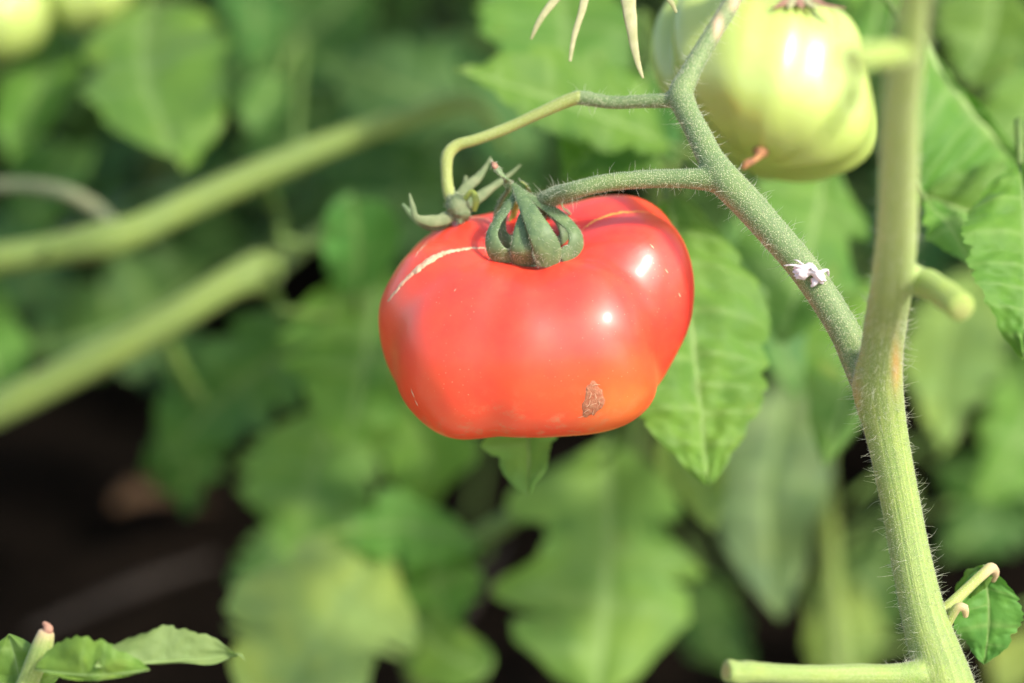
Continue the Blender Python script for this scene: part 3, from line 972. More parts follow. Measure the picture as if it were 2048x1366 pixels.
def build_main_plant():
    main = px_path([(1840, -90, -0.155, 62), (1828, 0, -0.141, 66), (1815, 100, -0.126, 74), (1802, 220, -0.106, 78), (1798, 340, -0.084, 80), (1794, 460, -0.062, 83), (1785, 560, -0.043, 86),
                    (1772, 640, -0.022, 86), (1764, 700, -0.013, 86), (1757, 760, -0.005, 98), (1766, 830, 0.001, 90), (1782, 910, 0.004, 82), (1800, 1000, 0.005, 79), (1815, 1080, 0.005, 80),
                    (1831, 1160, 0.004, 84), (1850, 1240, 0.003, 92), (1872, 1310, 0.001, 104), (1890, 1372, -0.002, 118), (1920, 1480, -0.004, 112)])
    end = main[-1]
    foot = np.array([plant.location.x, plant.location.y, -0.02, end[3]])
    tail = spline([tuple(end), tuple((end + foot) / 2 + np.array([0.01, 0, 0, 0])), tuple(foot)], 0.003)
    parts = [sweep(main, 24), sweep(tail, 16)]
    node = px_path([(1738, 730, -0.003, 60), (1740, 770, -0.002, 74), (1752, 830, 0.0, 70)])
    stub_r = px_path([(1812, 556, -0.044, 54), (1840, 562, -0.047, 55), (1876, 580, -0.055, 60), (1906, 602, -0.061, 60), (1922, 616, -0.065, 58)])
    stub_t = px_path([(1812, 105, -0.127, 50), (1790, 108, -0.134, 56), (1750, 112, -0.146, 58), (1705, 118, -0.156, 54)])
    stub_l = px_path([(1850, 1351, -0.002, 44), (1815, 1350, -0.006, 45), (1720, 1350, -0.014, 44), (1560, 1348, -0.026, 42), (1490, 1344, -0.033, 46), (1454, 1342, -0.036, 48)])
    bump = px_path([(1836, 1285, -0.000, 26), (1842, 1325, -0.001, 34)])
    col_l = px_path([(1872, 1352, 0.0, 70), (1835, 1351, -0.004, 62), (1805, 1350, -0.007, 50), (1785, 1350, -0.009, 44)])
    col_r = px_path([(1795, 552, -0.043, 72), (1825, 560, -0.046, 66), (1846, 566, -0.049, 56)])
    V, F, N = remeshed(parts + [sweep(node, 16), sweep(bump, 12), sweep(col_l, 16), sweep(col_r, 16)], 0.00065, 9)
    pr = np.array([project(Vector(v))[:2] for v in V])
    stain = np.exp(-((pr[:, 0] - 1792) / 9) ** 2 - ((pr[:, 1] - 730) / 48) ** 2) * 0.7 + 0.3 * np.exp(-((pr[:, 0] - 1712) / 12) ** 2 - ((pr[:, 1] - 790) / 30) ** 2)
    nn = N / np.maximum(np.linalg.norm(N, axis=1, keepdims=True), 1e-9)
    stem = obj('main_stem', V, F, M_STEM, plant, None, {'stem': stem_attrs(V, [main, tail]), 'stain': np.clip(stain, 0, 1), 'pale': np.clip((640 - pr[:, 1]) / 220, 0, 0.75)})
    inview = (pr[:, 1] > -60) & (pr[:, 1] < 1420) & (pr[:, 0] > 1500)
    low = inview & (pr[:, 1] > 640)
    hairs('stem_hairs', V[low], nn[low], stem, 950, 0.0008, 0.0056, 0.000048, 11, lean=(0, 0, 0.1), bend=0.85, segs=6)
    up_ = inview & (pr[:, 1] <= 640)
    hairs('stem_hairs', V[up_], nn[up_], stem, 600, 0.0008, 0.0030, 0.00005, 12, bend=0.4)
    hairs('stem_fuzz', V[low], nn[low], stem, 9000, 0.00018, 0.00055, 0.000045, 13, bend=0.2, segs=1)
    for nm, pth, lab in (('cut_stub', stub_r, 'short pale cut side shoot stump pointing right'), ('cut_stub', stub_t, 'blurred yellow green stump beside the green tomato'),
                         ('cut_stub', stub_l, 'long level cut leaf stalk along the bottom edge')):
        fl = pth.copy()
        v, f = sweep(fl, 18, cap=True, wob=0.06, seed=3, dome_h=0.45 if pth is stub_r else 0.2)
        for i_ in range(len(v)):
            q_ = Vector(v[i_])
            v[i_] += 0.0006 * np.array(mnoise.noise_vector(q_ * 260)) * (1 if np.linalg.norm(v[i_] - pth[-1, :3]) < 0.006 else 0.35)
        dend = np.linalg.norm(v - pth[-1, :3], axis=1)
        so_ = obj(nm, v, f, M_STUB if pth is not stub_l else M_STEM, stem, None, {'stem': stem_attrs(v, [pth]), 'stain': np.clip(0.9 - dend / pth[-1, 3], 0, 0.35)})
        so_['label'] = lab

    # ---- fruit truss
    tr = px_path([(1760, 800, 0.003, 60), (1735, 765, 0.0, 66), (1716, 722, 0.0, 66), (1692, 668, 0.001, 63), (1650, 598, 0.002, 62), (1600, 528, 0.004, 62), (1545, 464, 0.006, 63),
                  (1490, 402, 0.008, 66), (1448, 358, 0.010, 66), (1420, 315, 0.013, 54), (1398, 270, 0.016, 50), (1376, 228, 0.019, 48), (1360, 192, 0.022, 54)])
    ped = px_path([(1480, 388, 0.009, 48), (1440, 364, 0.010, 50), (1395, 358, 0.011, 43), (1330, 357, 0.012, 38), (1270, 360, 0.013, 37), (1210, 366, 0.014, 36), (1150, 380, 0.0155, 36),
                   (1110, 392, 0.021, 38), (1090, 404, 0.024, 40), (1076, 428, 0.027, 36), (1068, 470, 0.028, 34), (1066, 505, 0.028, 40)])
    up = px_path([(1366, 205, 0.021, 50), (1362, 188, 0.022, 52), (1378, 150, 0.025, 42), (1402, 106, 0.029, 38), (1430, 60, 0.033, 36), (1458, 14, 0.038, 36), (1484, -36, 0.043, 36), (1510, -90, 0.050, 38)])
    left = px_path([(1368, 194, 0.022, 36), (1340, 200, 0.023, 32), (1280, 203, 0.025, 28), (1220, 205, 0.027, 27), (1165, 196, 0.029, 30), (1148, 196, 0.0295, 29)])
    left2 = px_path([(1160, 195, 0.029, 27), (1145, 198, 0.0295, 26), (1080, 226, 0.031, 23), (1010, 258, 0.033, 23), (950, 280, 0.034, 22), (912, 292, 0.035, 24), (896, 308, 0.035, 26), (893, 345, 0.035, 23),
                     (898, 385, 0.035, 25), (908, 405, 0.035, 30)])
    V, F, N = remeshed([sweep(tr, 20), sweep(ped, 18), sweep(up, 18), sweep(left, 14)], 0.00055, 5)
    pr = np.array([project(Vector(v))[:2] for v in V])
    nn = N / np.maximum(np.linalg.norm(N, axis=1, keepdims=True), 1e-9)
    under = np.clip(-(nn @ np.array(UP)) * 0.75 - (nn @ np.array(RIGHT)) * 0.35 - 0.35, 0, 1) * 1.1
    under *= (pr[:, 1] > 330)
    rsn = np.array([0.5 + 0.5 * mnoise.noise(Vector(v) * 400) for v in V])
    cork = np.exp(-((pr[:, 0] - 1437) / 10) ** 2 - ((pr[:, 1] - 52) / 24) ** 2) + np.exp(-((pr[:, 0] - 1472) / 14) ** 2 - ((pr[:, 1] - 4) / 18) ** 2) * 0.8
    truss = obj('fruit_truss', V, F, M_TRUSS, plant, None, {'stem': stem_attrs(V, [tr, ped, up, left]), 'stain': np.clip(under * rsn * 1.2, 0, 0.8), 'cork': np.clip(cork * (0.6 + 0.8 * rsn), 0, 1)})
    hairs('truss_hairs', V, nn, truss, 1200, 0.0008, 0.0046, 0.000045, 21, bend=0.9, segs=6)
    hairs('truss_fuzz', V, nn, truss, 12000, 0.00015, 0.00045, 0.00004, 22, bend=0.2, segs=1)
    v, f = sweep(left2, 14, wob=0.05, seed=8)
    o = obj('spent_pedicel', v, f, M_PEDICEL, truss, None, {'stem': stem_attrs(v, [left2])})
    o['label'] = 'yellowish flower stalk bent down to the spent calyx'

    # ---- spent calyx whose fruit has dropped
    rec = px_path([(901, 386, 0.035, 24), (908, 400, 0.035, 38), (917, 415, 0.034, 48), (921, 430, 0.034, 40), (918, 440, 0.034, 22)], 0.0006)
    v, f = sweep(rec, 16, wob=0.12, seed=5)
    cc_ = v.mean(0)
    for i_ in range(len(v)):
        q_ = Vector(v[i_])
        v[i_] = cc_ + (v[i_] - cc_) * (1 + 0.22 * mnoise.noise(q_ * 700) + 0.12 * mnoise.noise(q_ * 1700))
    cal = obj('spent_calyx', v, f, M_SEPAL_PALE, plant)
    nv_ = unit(v - cc_)
    hairs('calyx_hairs', v, nv_, cal, 220, 0.0004, 0.0014, 0.00004, 51, bend=0.4, segs=3)
    cal['label'] = 'small empty calyx with withered sepals left of the ripe fruit'
    def ribbon(pts, mat, parent, fl=0.25, keel=0.1, face=BACK, name='sepal'):
        path = px_path(pts, 0.0006)
        nrm = np.tile(np.array(face), (len(path), 1))
        v, f = sweep(path, 10, fl, nrm, True, keel, 0.08, int(pts[0][0]))
        return obj(name, v, f, mat, parent)
    ribbon([(905, 430, 0.034, 26), (880, 441, 0.033, 26), (852, 441, 0.031, 22), (832, 434, 0.030, 13), (826, 415, 0.030, 11), (819, 387, 0.031, 4)], M_SEPAL_PALE, cal)
    ribbon([(900, 444, 0.036, 20), (868, 455, 0.035, 16), (840, 446, 0.034, 14), (822, 428, 0.034, 13), (805, 408, 0.034, 6)], M_SEPAL, cal)
    ribbon([(918, 392, 0.037, 18), (936, 372, 0.038, 22), (955, 356, 0.039, 18), (970, 336, 0.040, 10), (982, 314, 0.041, 4)], M_SEPAL_PALE, cal)
    ribbon([(930, 412, 0.038, 18), (955, 396, 0.040, 24), (985, 374, 0.042, 16), (1012, 355, 0.044, 10), (1041, 330, 0.046, 4)], M_SEPAL_PALE, cal)
    ribbon([(928, 400, 0.033, 10), (944, 384, 0.032, 12), (952, 402, 0.031, 13), (948, 422, 0.032, 9)], M_SEPAL_IN, cal)
    ribbon([(926, 392, 0.040, 14), (930, 372, 0.041, 14), (932, 352, 0.042, 6)], M_SEPAL_PALE, cal)

    # ---- dry sepals of the next calyx, hanging in from above
    stalk = px_path([(1510, -90, 0.050, 34), (1400, -110, 0.045, 26), (1290, -95, 0.035, 24), (1215, -60, 0.03, 30)], 0.001)
    v, f = sweep(stalk, 12)
    o = obj('spent_calyx', v, f, M_PEDICEL, plant, None, {'stem': stem_attrs(v, [stalk])})
    o['label'] = 'dry pale sepals hanging in from the top edge'
    ribbon([(1205, -55, 0.030, 20), (1160, -45, 0.030, 18), (1110, 0, 0.030, 16), (1080, 40, 0.030, 12), (1062, 78, 0.031, 5)], M_SEPAL_DRY, o)
    ribbon([(1210, -50, 0.028, 20), (1180, -30, 0.027, 20), (1163, 25, 0.026, 15), (1148, 75, 0.026, 11), (1140, 122, 0.026, 6)], M_SEPAL_DRY, o)
    ribbon([(1225, -50, 0.024, 20), (1250, -25, 0.022, 30), (1260, 30, 0.020, 28), (1268, 90, 0.020, 17), (1277, 130, 0.020, 11), (1286, 156, 0.020, 4)], M_SEPAL_DRY, o)
    ribbon([(1230, -60, 0.022, 20), (1300, -40, 0.022, 18), (1340, 0, 0.022, 12), (1353, 25, 0.023, 5)], M_SEPAL_DRY, o)

    # ---- leaves of the main plant
    st = lambda y: tuple(main[np.argmin([abs(project(Vector(m[:3]))[1] - y) for m in main])][:3])
    def to(y):
        q = project(Vector(st(y)))
        return (q[0], q[1], q[2] + 0.004)
    place_leaf(plant, (1338, 400, 0.100), (1412, 975, 0.072), 385, (0.130, 0.275, 0.036), -12, 3, (1370, 330, 0.10), bend=0.0, fold=0.10, curl=0.35, teeth=8, depth=0.09, pucker=0.042, wave=0.05, nu=96, nv=14, label='veined bright leaf hanging right behind the ripe tomato')
    place_leaf(plant, (1035, 760, 0.075), (1056, 992, 0.060), 170, PALE, 15, 5, (1060, 700, 0.10), fold=0.5, curl=0.5, teeth=4, depth=0.30)
    place_leaf(plant, (1835, 70, 0.115), (2040, 330, 0.120), 560, LIME, 0, 8, (1900, -150, 0.17), fold=0.15, curl=0.45, teeth=5, depth=0.03, wave=0.02, pucker=0.02, a=0.75, b=0.6, asym=RASYM, rib=2.6, label='broad translucent leaf with a pale rolled upper edge')
    place_leaf(plant, (1850, 392, 0.100), (2190, 480, 0.120), 270, LIME, 10, 9, None, fold=0.2, curl=0.6, teeth=5, depth=0.2)
    place_leaf(plant, (2040, 330, 0.060), (2048, 714, 0.034), 230, GREEN, 10, 10, (2060, 250, 0.09), fold=0.3, curl=0.35, teeth=7, depth=0.10, pucker=0.05, nu=90, nv=12, label='crisp drooping leaf at the right edge with dark tip')
    place_leaf(plant, (1850, 400, 0.080), (1945, 545, 0.070), 150, LIME, -20, 12, (1890, 320, 0.12), fold=0.2, curl=0.4, teeth=3, depth=0.35)
    place_leaf(plant, (1708, 122, -0.156), (1640, 275, -0.140), 125, (0.42, 0.48, 0.15), 0, 14, None, face=SUN, fold=0.3, curl=0.6, teeth=3, depth=0.25, label='small blurred pale leaf hanging from the upper stump')
    # the little shoot low on the right
    sh = px_path([(1880, 1232, 0.004, 32), (1905, 1206, 0.006, 25), (1940, 1172, 0.010, 22), (1966, 1148, 0.013, 22), (1982, 1136, 0.016, 22), (1990, 1146, 0.019, 18), (1986, 1160, 0.021, 12)], 0.0008)
    v, f = sweep(sh, 12)
    so_ = obj('side_shoot', v, f, M_PEDICEL, plant, None, {'stem': stem_attrs(v, [sh]), 'cork': np.clip((np.array([project(Vector(x))[0] for x in v]) - 1960) / 40, 0, 0.7)})
    so_['label'] = 'small pale shoot bent over with one hanging leaf'
    sh2 = px_path([(1890, 1256, 0.003, 22), (1903, 1232, 0.002, 19), (1917, 1214, 0.001, 19), (1929, 1216, 0.001, 18), (1931, 1232, 0.002, 11)], 0.0008)
    v, f = sweep(sh2, 10)
    obj('side_shoot', v, f, M_PEDICEL, plant, None, {'stem': stem_attrs(v, [sh2]), 'cork': np.clip((np.array([project(Vector(x))[0] for x in v]) - 1905) / 30, 0, 0.6)})
    place_leaf(plant, (1968, 1132, 0.022), (1968, 1326, 0.026), 150, (0.11, 0.25, 0.05), 8, 15, None, fold=0.22, curl=0.35, teeth=4, depth=0.10, nu=70, nv=12)
    place_leaf(plant, (1985, 1142, 0.018), (1912, 1200, 0.030), 75, GREEN, 40, 16, None, fold=0.2, curl=0.4, teeth=3, depth=0.10)
    return main


MAIN = build_main_plant()

# ------------------------------------------------------------------ scrap stuck to the truss
def build_scrap():
    bm = bmesh.new()
    bmesh.ops.create_icosphere(bm, subdivisions=4, radius=1.0)
    for v in bm.verts:
        c = v.co.copy()
        n = 1 + 0.45 * mnoise.noise(c * 2.1 + Vector((3, 1, 7))) + 0.18 * mnoise.noise(c * 5.5)
        v.co = Vector((c.x * 1.0, c.y * 0.55, c.z * 0.5)) * n
        if c.x > 0.2:                                # a lobe drooping at the right end
            v.co.y -= 0.75 * (c.x - 0.2) ** 1.2
            v.co.z *= 1 + 0.5 * c.x
        v.co.y += 0.35 * math.exp(-((c.x - 0.1) / 0.3) ** 2) * (1 if c.y < 0 else 0.3)
    s = 30 * S(0)
    A = Matrix((RIGHT, UP, BACK)).transposed()
    V = [A @ (v.co * s) + P(1618, 545, -0.0028) for v in bm.verts]
    F = [[q.index for q in f.verts] for f in bm.faces]
    bm.free()
    root = thing('shed_insect_skin', P(1618, 550, 0.0), 'crumpled pinkish white insect skin stuck to the hairy truss stem', 'insect skin')
    obj('skin_husk', np.array([tuple(x) for x in V]), F, M_SKIN, root)
    for k, pts in enumerate([[(1600, 533, -0.003, 12), (1585, 530, -0.0035, 7), (1568, 531, -0.003, 2)], [(1604, 528, -0.003, 10), (1594, 521, -0.004, 6), (1588, 520, -0.0035, 2)],
                             [(1640, 545, -0.003, 14), (1654, 540, -0.002, 10), (1657, 552, -0.001, 5)], [(1630, 558, -0.003, 18), (1628, 568, -0.0035, 12), (1622, 573, -0.003, 4)]]):
        v, f = sweep(px_path(pts, 0.0004), 8, 0.5, wob=0.2, seed=k)
        obj('leg' if k < 2 else 'flap', v, f, M_SKIN, root)


build_scrap()

# ------------------------------------------------------------------ shoot at the bottom left, near the focus plane
def build_low_shoot():
    root = thing('leafy_shoot', (P(20, 1500, -0.01).x, P(20, 1500, -0.01).y, 0.0), 'young leafy shoot with twisted pale leaves in the bottom left corner', 'tomato plant')
    foot = root.location
    a = P(38, 1420, -0.012)
    st = spline([(*P(92, 1268, -0.016), 0.0021), (*P(84, 1295, -0.016), 0.0027), (*P(64, 1345, -0.014), 0.0027), (*a, 0.0028), (*((a + foot) / 2), 0.0035), (*foot, 0.004)], 0.0015)
    v, f = sweep(st, 14)
    pr = np.array([project(Vector(x))[:2] for x in v])
    cork = np.clip((1290 - pr[:, 1]) / 40, 0, 0.7)
    o = obj('stem', v, f, M_STEM, root, None, {'stem': stem_attrs(v, [st]), 'cork': cork})
    v, f = sweep(px_path([(92, 1268, -0.016, 26), (96, 1256, -0.017, 20), (88, 1246, -0.017, 9)], 0.0006), 10)
    t = obj('shoot_tip', v, f, M_TIP, o)
    place_leaf(root, (40, 1420, -0.008), (18, 1268, -0.010), 200, GREEN, -20, 41, None, fold=0.2, curl=0.3, teeth=3, depth=0.08)
    place_leaf(root, (70, 1338, -0.020), (298, 1340, -0.030), 190, (0.15, 0.28, 0.045), 15, 42, None, asym=(0.12, 1.0), fold=0.15, curl=0.35, teeth=3, depth=0.10, nu=80, nv=12)
    place_leaf(root, (190, 1332, -0.028), (486, 1310, -0.018), 128, (0.21, 0.30, 0.08), -158, 43, None, asym=(1.0, 0.12), bend=0.0, fold=0.15, curl=-0.3, teeth=4, depth=0.06, wave=0.14, twist=0.6, nu=80, nv=12, rib=0.3, label='pale leaf rolled over to show its underside')


build_low_shoot()

# ------------------------------------------------------------------ plants behind
def thick(plant_, name, pts, mat=M_BSTEM, sides=16, step=0.004, stain=None, wob=0.03, label=None):
    c = px_path(pts, step)
    v, f = sweep(c, sides, wob=wob, seed=int(abs(pts[0][0])))
    at = {'stem': stem_attrs(v, [c])}
    o = obj(name, v, f, mat, plant_, None, at)
    if label: o['label'] = label
    return c, o


def foot_of(px, py, d):
    q = P(px, py, d)
    return (q.x, q.y, 0)


# --- the plant with two long leaning stems on the left
pB = thing('tomato_plant', foot_of(-260, 900, 0.25), 'blurred tomato plant with two long leaning stems on the left', 'tomato plant')
thick(pB, 'stem', [(-260, 900, 0.310, 70), (-200, 590, 0.290, 66), (-20, 522, 0.265, 62), (120, 498, 0.260, 64), (220, 478, 0.255, 76), (270, 462, 0.255, 64), (400, 400, 0.260, 62), (560, 330, 0.265, 58),
                   (700, 275, 0.270, 52), (830, 232, 0.275, 46), (925, 205, 0.280, 38), (965, 220, 0.282, 24), (992, 262, 0.285, 18), (1010, 300, 0.290, 14)], label='upper leaning stem with a swollen node')
thick(pB, 'stem', [(-260, 960, 0.320, 74), (-120, 870, 0.295, 70), (-20, 826, 0.285, 68), (100, 766, 0.280, 70), (250, 690, 0.275, 66), (380, 616, 0.275, 64), (470, 562, 0.280, 68), (515, 545, 0.285, 84), (545, 528, 0.300, 62), (585, 505, 0.315, 44), (630, 475, 0.335, 30), (680, 440, 0.36, 20)], label='lower leaning stem ending in a knobbly node')
thick(pB, 'side_stem', [(540, 525, 0.297, 24), (566, 462, 0.31, 22), (545, 402, 0.305, 24), (515, 352, 0.268, 26)], M_PETIOLE)
v, f = sweep(spline([(*P(-260, 900, 0.31), 0.006), (*(P(-260, 930, 0.315)), 0.0065), (pB.location.x, pB.location.y + 0.02, 0.12, 0.007), (pB.location.x, pB.location.y, -0.02, 0.008)], 0.008), 14)
obj('stem', v, f, M_BSTEM, pB)
thick(pB, 'side_stem', [(515, 545, 0.285, 40), (545, 590, 0.29, 28), (575, 640, 0.30, 20)], M_PETIOLE)
thick(pB, 'side_stem', [(325, 655, 0.28, 32), (352, 720, 0.29, 28), (395, 795, 0.31, 24)], M_PETIOLE)
thick(pB, 'side_stem', [(-30, 372, 0.27, 26), (60, 372, 0.265, 28), (140, 388, 0.26, 30), (200, 425, 0.265, 32), (238, 470, 0.258, 30)], M_OLD, label='thin greyish arching side stem')
for b_, t_, wd, co, ro, sd, pt, kw in [
    ((300, 15, 0.36), (360, 325, 0.27), 330, GREEN, 5, 51, (330, -120, 0.42), dict(fold=0.15, curl=0.3, teeth=4, depth=0.26, a=0.4, b=0.55)),
    ((560, 150, 0.37), (500, 262, 0.35), 110, BLUE, 10, 52, (590, 300, 0.30), dict(fold=0.2, curl=0.3, teeth=3, depth=0.1, a=0.5, b=0.5)),
    ((715, 585, 0.28), (705, 392, 0.25), 175, (0.085, 0.24, 0.05), 5, 53, (640, 640, 0.36), dict(fold=0.1, curl=0.3, teeth=3, depth=0.05, a=0.45, b=0.38)),
    ((760, 520, 0.29), (690, 900, 0.29), 340, LIME, -8, 54, (560, 480, 0.28), dict(fold=0.12, curl=0.4, teeth=4, depth=0.30)),
    ((690, 640, 0.32), (325, 930, 0.36), 250, (0.085, 0.215, 0.045), -22, 55, (560, 620, 0.25), dict(fold=0.3, curl=0.4, teeth=4, depth=0.30)),
    ((395, 800, 0.40), (370, 1020, 0.42), 190, DEEP, -10, 56, (395, 790, 0.27), dict(fold=0.2, curl=0.4, teeth=3, depth=0.30)),
    ((690, 800, 0.34), (610, 1150, 0.33), 300, PALE, -6, 57, (690, 640, 0.36), dict(fold=0.15, curl=0.4, teeth=4, depth=0.18)),
    ((740, -60, 0.52), (490, 150, 0.50), 230, DEEP, 5, 63, (780, -160, 0.56), dict(fold=0.15, curl=0.3, teeth=3, depth=0.08)),
    ((965, 260, 0.42), (640, 120, 0.42), 240, BLUE, 8, 64, (1000, 330, 0.46), dict(fold=0.15, curl=0.3, teeth=4, depth=0.12)),
    ((640, 330, 0.46), (900, 380, 0.42), 150, DEEP, 8, 65, (600, 340, 0.30), dict(fold=0.15, curl=0.3, teeth=4, depth=0.12)),
    ((120, 60, 0.40), (20, 320, 0.36), 190, LIME, 15, 58, (160, -120, 0.44), dict(fold=0.2, curl=0.4, teeth=4, depth=0.2)),
    ((420, 540, 0.50), (40, 700, 0.45), 260, DEEP, -25, 59, (560, 460, 0.28), dict(fold=0.15, curl=0.3, teeth=4, depth=0.30)),
    ((-60, 540, 0.36), (25, 830, 0.33), 190, GREEN, -10, 60, (-60, 530, 0.24), dict(fold=0.2, curl=0.3, teeth=4, depth=0.30)),
    ((30, 460, 0.42), (190, 290, 0.40), 170, BLUE, 15, 61, (100, 495, 0.25), dict(fold=0.2, curl=0.3, teeth=3, depth=0.30)),
    ((800, 790, 0.29), (850, 1010, 0.33), 210, PALE, 12, 62, (760, 560, 0.31), dict(fold=0.2, curl=0.4, teeth=3, depth=0.2)),
]:
    place_leaf(pB, b_, t_, wd, co, ro, sd, pt, nu=44, nv=8, **kw)

# --- the low bright plant under the ripe tomato
pC = thing('tomato_plant', foot_of(930, 1500, 0.33), 'low blurred plant with bright yellowing leaves below the ripe tomato', 'tomato plant')
thick(pC, 'stem', [(905, 1560, 0.34, 40), (840, 1366, 0.31, 44), (815, 1290, 0.30, 40), (830, 1180, 0.30, 34), (930, 1095, 0.30, 40), (1010, 1045, 0.295, 42), (1090, 985, 0.29, 34), (1180, 930, 0.30, 22)])
v, f = sweep(spline([(*P(905, 1560, 0.34), 0.0045), ((pC.location.x + P(905, 1560, 0.34).x) / 2, pC.location.y, 0.10, 0.005), (*pC.location[:2], -0.02, 0.006)], 0.008), 12)
obj('stem', v, f, M_BSTEM, pC)
for b_, t_, wd, co, ro, sd, pt, kw in [
    ((1215, 885, 0.30), (1190, 1430, 0.255), 470, (0.150, 0.285, 0.040), -4, 71, (1180, 930, 0.30), dict(bend=0.01, fold=0.12, curl=0.4, teeth=3, depth=0.34)),
    ((1330, 880, 0.24), (1425, 1062, 0.22), 130, YELL, 5, 72, (1200, 920, 0.30), dict(fold=0.2, curl=0.4, teeth=3, depth=0.1)),
    ((760, 1090, 0.28), (500, 1480, 0.20), 400, (0.26, 0.43, 0.10), 8, 73, (830, 1180, 0.30), dict(fold=0.12, curl=0.3, teeth=4, depth=0.30)),
    ((960, 1090, 0.29), (660, 1075, 0.27), 220, LIME, 25, 74, (935, 1095, 0.30), dict(fold=0.2, curl=0.4, teeth=4, depth=0.30)),
    ((815, 1215, 0.28), (975, 1350, 0.25), 150, GREEN, 5, 75, (820, 1200, 0.30), dict(fold=0.1, curl=0.3, teeth=3, depth=0.05, a=0.6, b=0.4)),
    ((860, 1090, 0.29), (900, 1260, 0.28), 180, LIME, -10, 76, (880, 1130, 0.30), dict(fold=0.2, curl=0.4, teeth=3, depth=0.30)),
    ((600, 1040, 0.42), (490, 1300, 0.40), 190, BLUE, -15, 77, (815, 1290, 0.31), dict(fold=0.2, curl=0.4, teeth=4, depth=0.30)),
]:
    place_leaf(pC, b_, t_, wd, co, ro, sd, pt, nu=44, nv=8, **kw)

# --- foliage behind the truss and right of the main stem
pD = thing('tomato_plant', foot_of(1640, 1100, 0.36), 'blurred bushy plant behind the truss stem and main stem', 'tomato plant')
thick(pD, 'stem', [(1700, 1500, 0.40, 50), (1660, 1150, 0.40, 44), (1640, 800, 0.36, 40), (1620, 500, 0.34, 36), (1560, 300, 0.33, 30), (1440, 120, 0.32, 26), (1330, -60, 0.32, 24)])
q0 = P(1700, 1500, 0.40)
v, f = sweep(spline([(*q0, 0.0055), (q0.x, q0.y + 0.01, 0.08, 0.006), (q0.x, q0.y, -0.02, 0.007)], 0.008), 12)
obj('stem', v, f, M_BSTEM, pD)
for b_, t_, wd, co, ro, sd, pt, kw in [
    ((1650, 330, 0.20), (1560, 690, 0.17), 300, GREEN, -10, 81, (1600, 420, 0.33), dict(fold=0.15, curl=0.4, teeth=4, depth=0.30)),
    ((1760, 560, 0.22), (1650, 930, 0.16), 190, LIME, 12, 82, (1640, 700, 0.35), dict(fold=0.25, curl=0.3, teeth=4, depth=0.12)),
    ((1480, 420, 0.30), (1600, 800, 0.28), 260, BLUE, -20, 83, (1620, 520, 0.34), dict(fold=0.2, curl=0.4, teeth=4, depth=0.30)),
    ((1600, 740, 0.36), (1560, 1240, 0.32), 260, GREY, 10, 84, (1645, 800, 0.36), dict(fold=0.12, curl=0.3, teeth=4, depth=0.1)),
    ((1960, 560, 0.40), (1880, 900, 0.33), 240, PALE, 10, 85, (1660, 900, 0.37), dict(fold=0.2, curl=0.4, teeth=4, depth=0.30)),
    ((2080, 700, 0.38), (1960, 1010, 0.36), 230, GREEN, -15, 86, (1700, 1000, 0.39), dict(fold=0.2, curl=0.4, teeth=4, depth=0.30)),
    ((1660, 1120, 0.44), (1650, 1420, 0.42), 170, YELL, -5, 87, (1665, 1150, 0.41), dict(fold=0.2, curl=0.3, teeth=3, depth=0.1)),
    ((1990, -40, 0.28), (1930, 170, 0.26), 240, GREEN, 10, 88, (1620, 300, 0.34), dict(fold=0.2, curl=0.4, teeth=4, depth=0.18)),
    ((2080, 150, 0.30), (1960, 330, 0.28), 180, GREEN, -10, 89, (1620, 330, 0.34), dict(fold=0.2, curl=0.4, teeth=4, depth=0.18)),
    ((1760, -70, 0.20), (1720, 160, 0.16), 170, LIME, 8, 90, (1560, 200, 0.33), dict(fold=0.2, curl=0.4, teeth=4, depth=0.30)),
    ((1100, -60, 0.26), (1120, 225, 0.20), 350, GREEN, -4, 91, (1330, -60, 0.32), dict(fold=0.12, curl=0.3, teeth=4, depth=0.14, a=0.4, b=0.5)),
    ((1340, 290, 0.17), (910, 140, 0.13), 230, GREEN, 12, 92, (1400, 110, 0.32), dict(fold=0.15, curl=0.3, teeth=6, depth=0.2)),
    ((1290, 160, 0.19), (1120, 370, 0.16), 260, GREEN, -8, 93, (1400, 110, 0.32), dict(fold=0.15, curl=0.4, teeth=5, depth=0.2)),
    ((1300, 130, 0.22), (1340, 330, 0.20), 150, BLUE, 12, 94, (1400, 110, 0.32), dict(fold=0.2, curl=0.4, teeth=4, depth=0.30)),
    ((1880, 930, 0.45), (2080, 1050, 0.42), 130, DEEP, 20, 95, (1690, 1100, 0.40), dict(fold=0.2, curl=0.4, teeth=4, depth=0.30)),
    ((2090, 960, 0.52), (1880, 1120, 0.50), 200, DEEP, -15, 97, (1700, 1050, 0.41), dict(fold=0.2, curl=0.4, teeth=4, depth=0.3)),
    ((1800, 1060, 0.52), (1730, 1300, 0.50), 190, DEEP, 15, 98, (1690, 1100, 0.41), dict(fold=0.2, curl=0.4, teeth=4, depth=0.3)),
    ((1400, 1150, 0.55), (1500, 1360, 0.52), 150, DEEP, 10, 99, (1660, 1200, 0.42), dict(fold=0.2, curl=0.4, teeth=4, depth=0.3)),
    ((2080, 1260, 0.45), (2000, 1400, 0.42), 120, YELL, 20, 96, (1700, 1300, 0.40), dict(fold=0.2, curl=0.4, teeth=3, depth=0.30)),
]:
    place_leaf(pD, b_, t_, wd, co, ro, sd, pt, nu=44, nv=8, **kw)

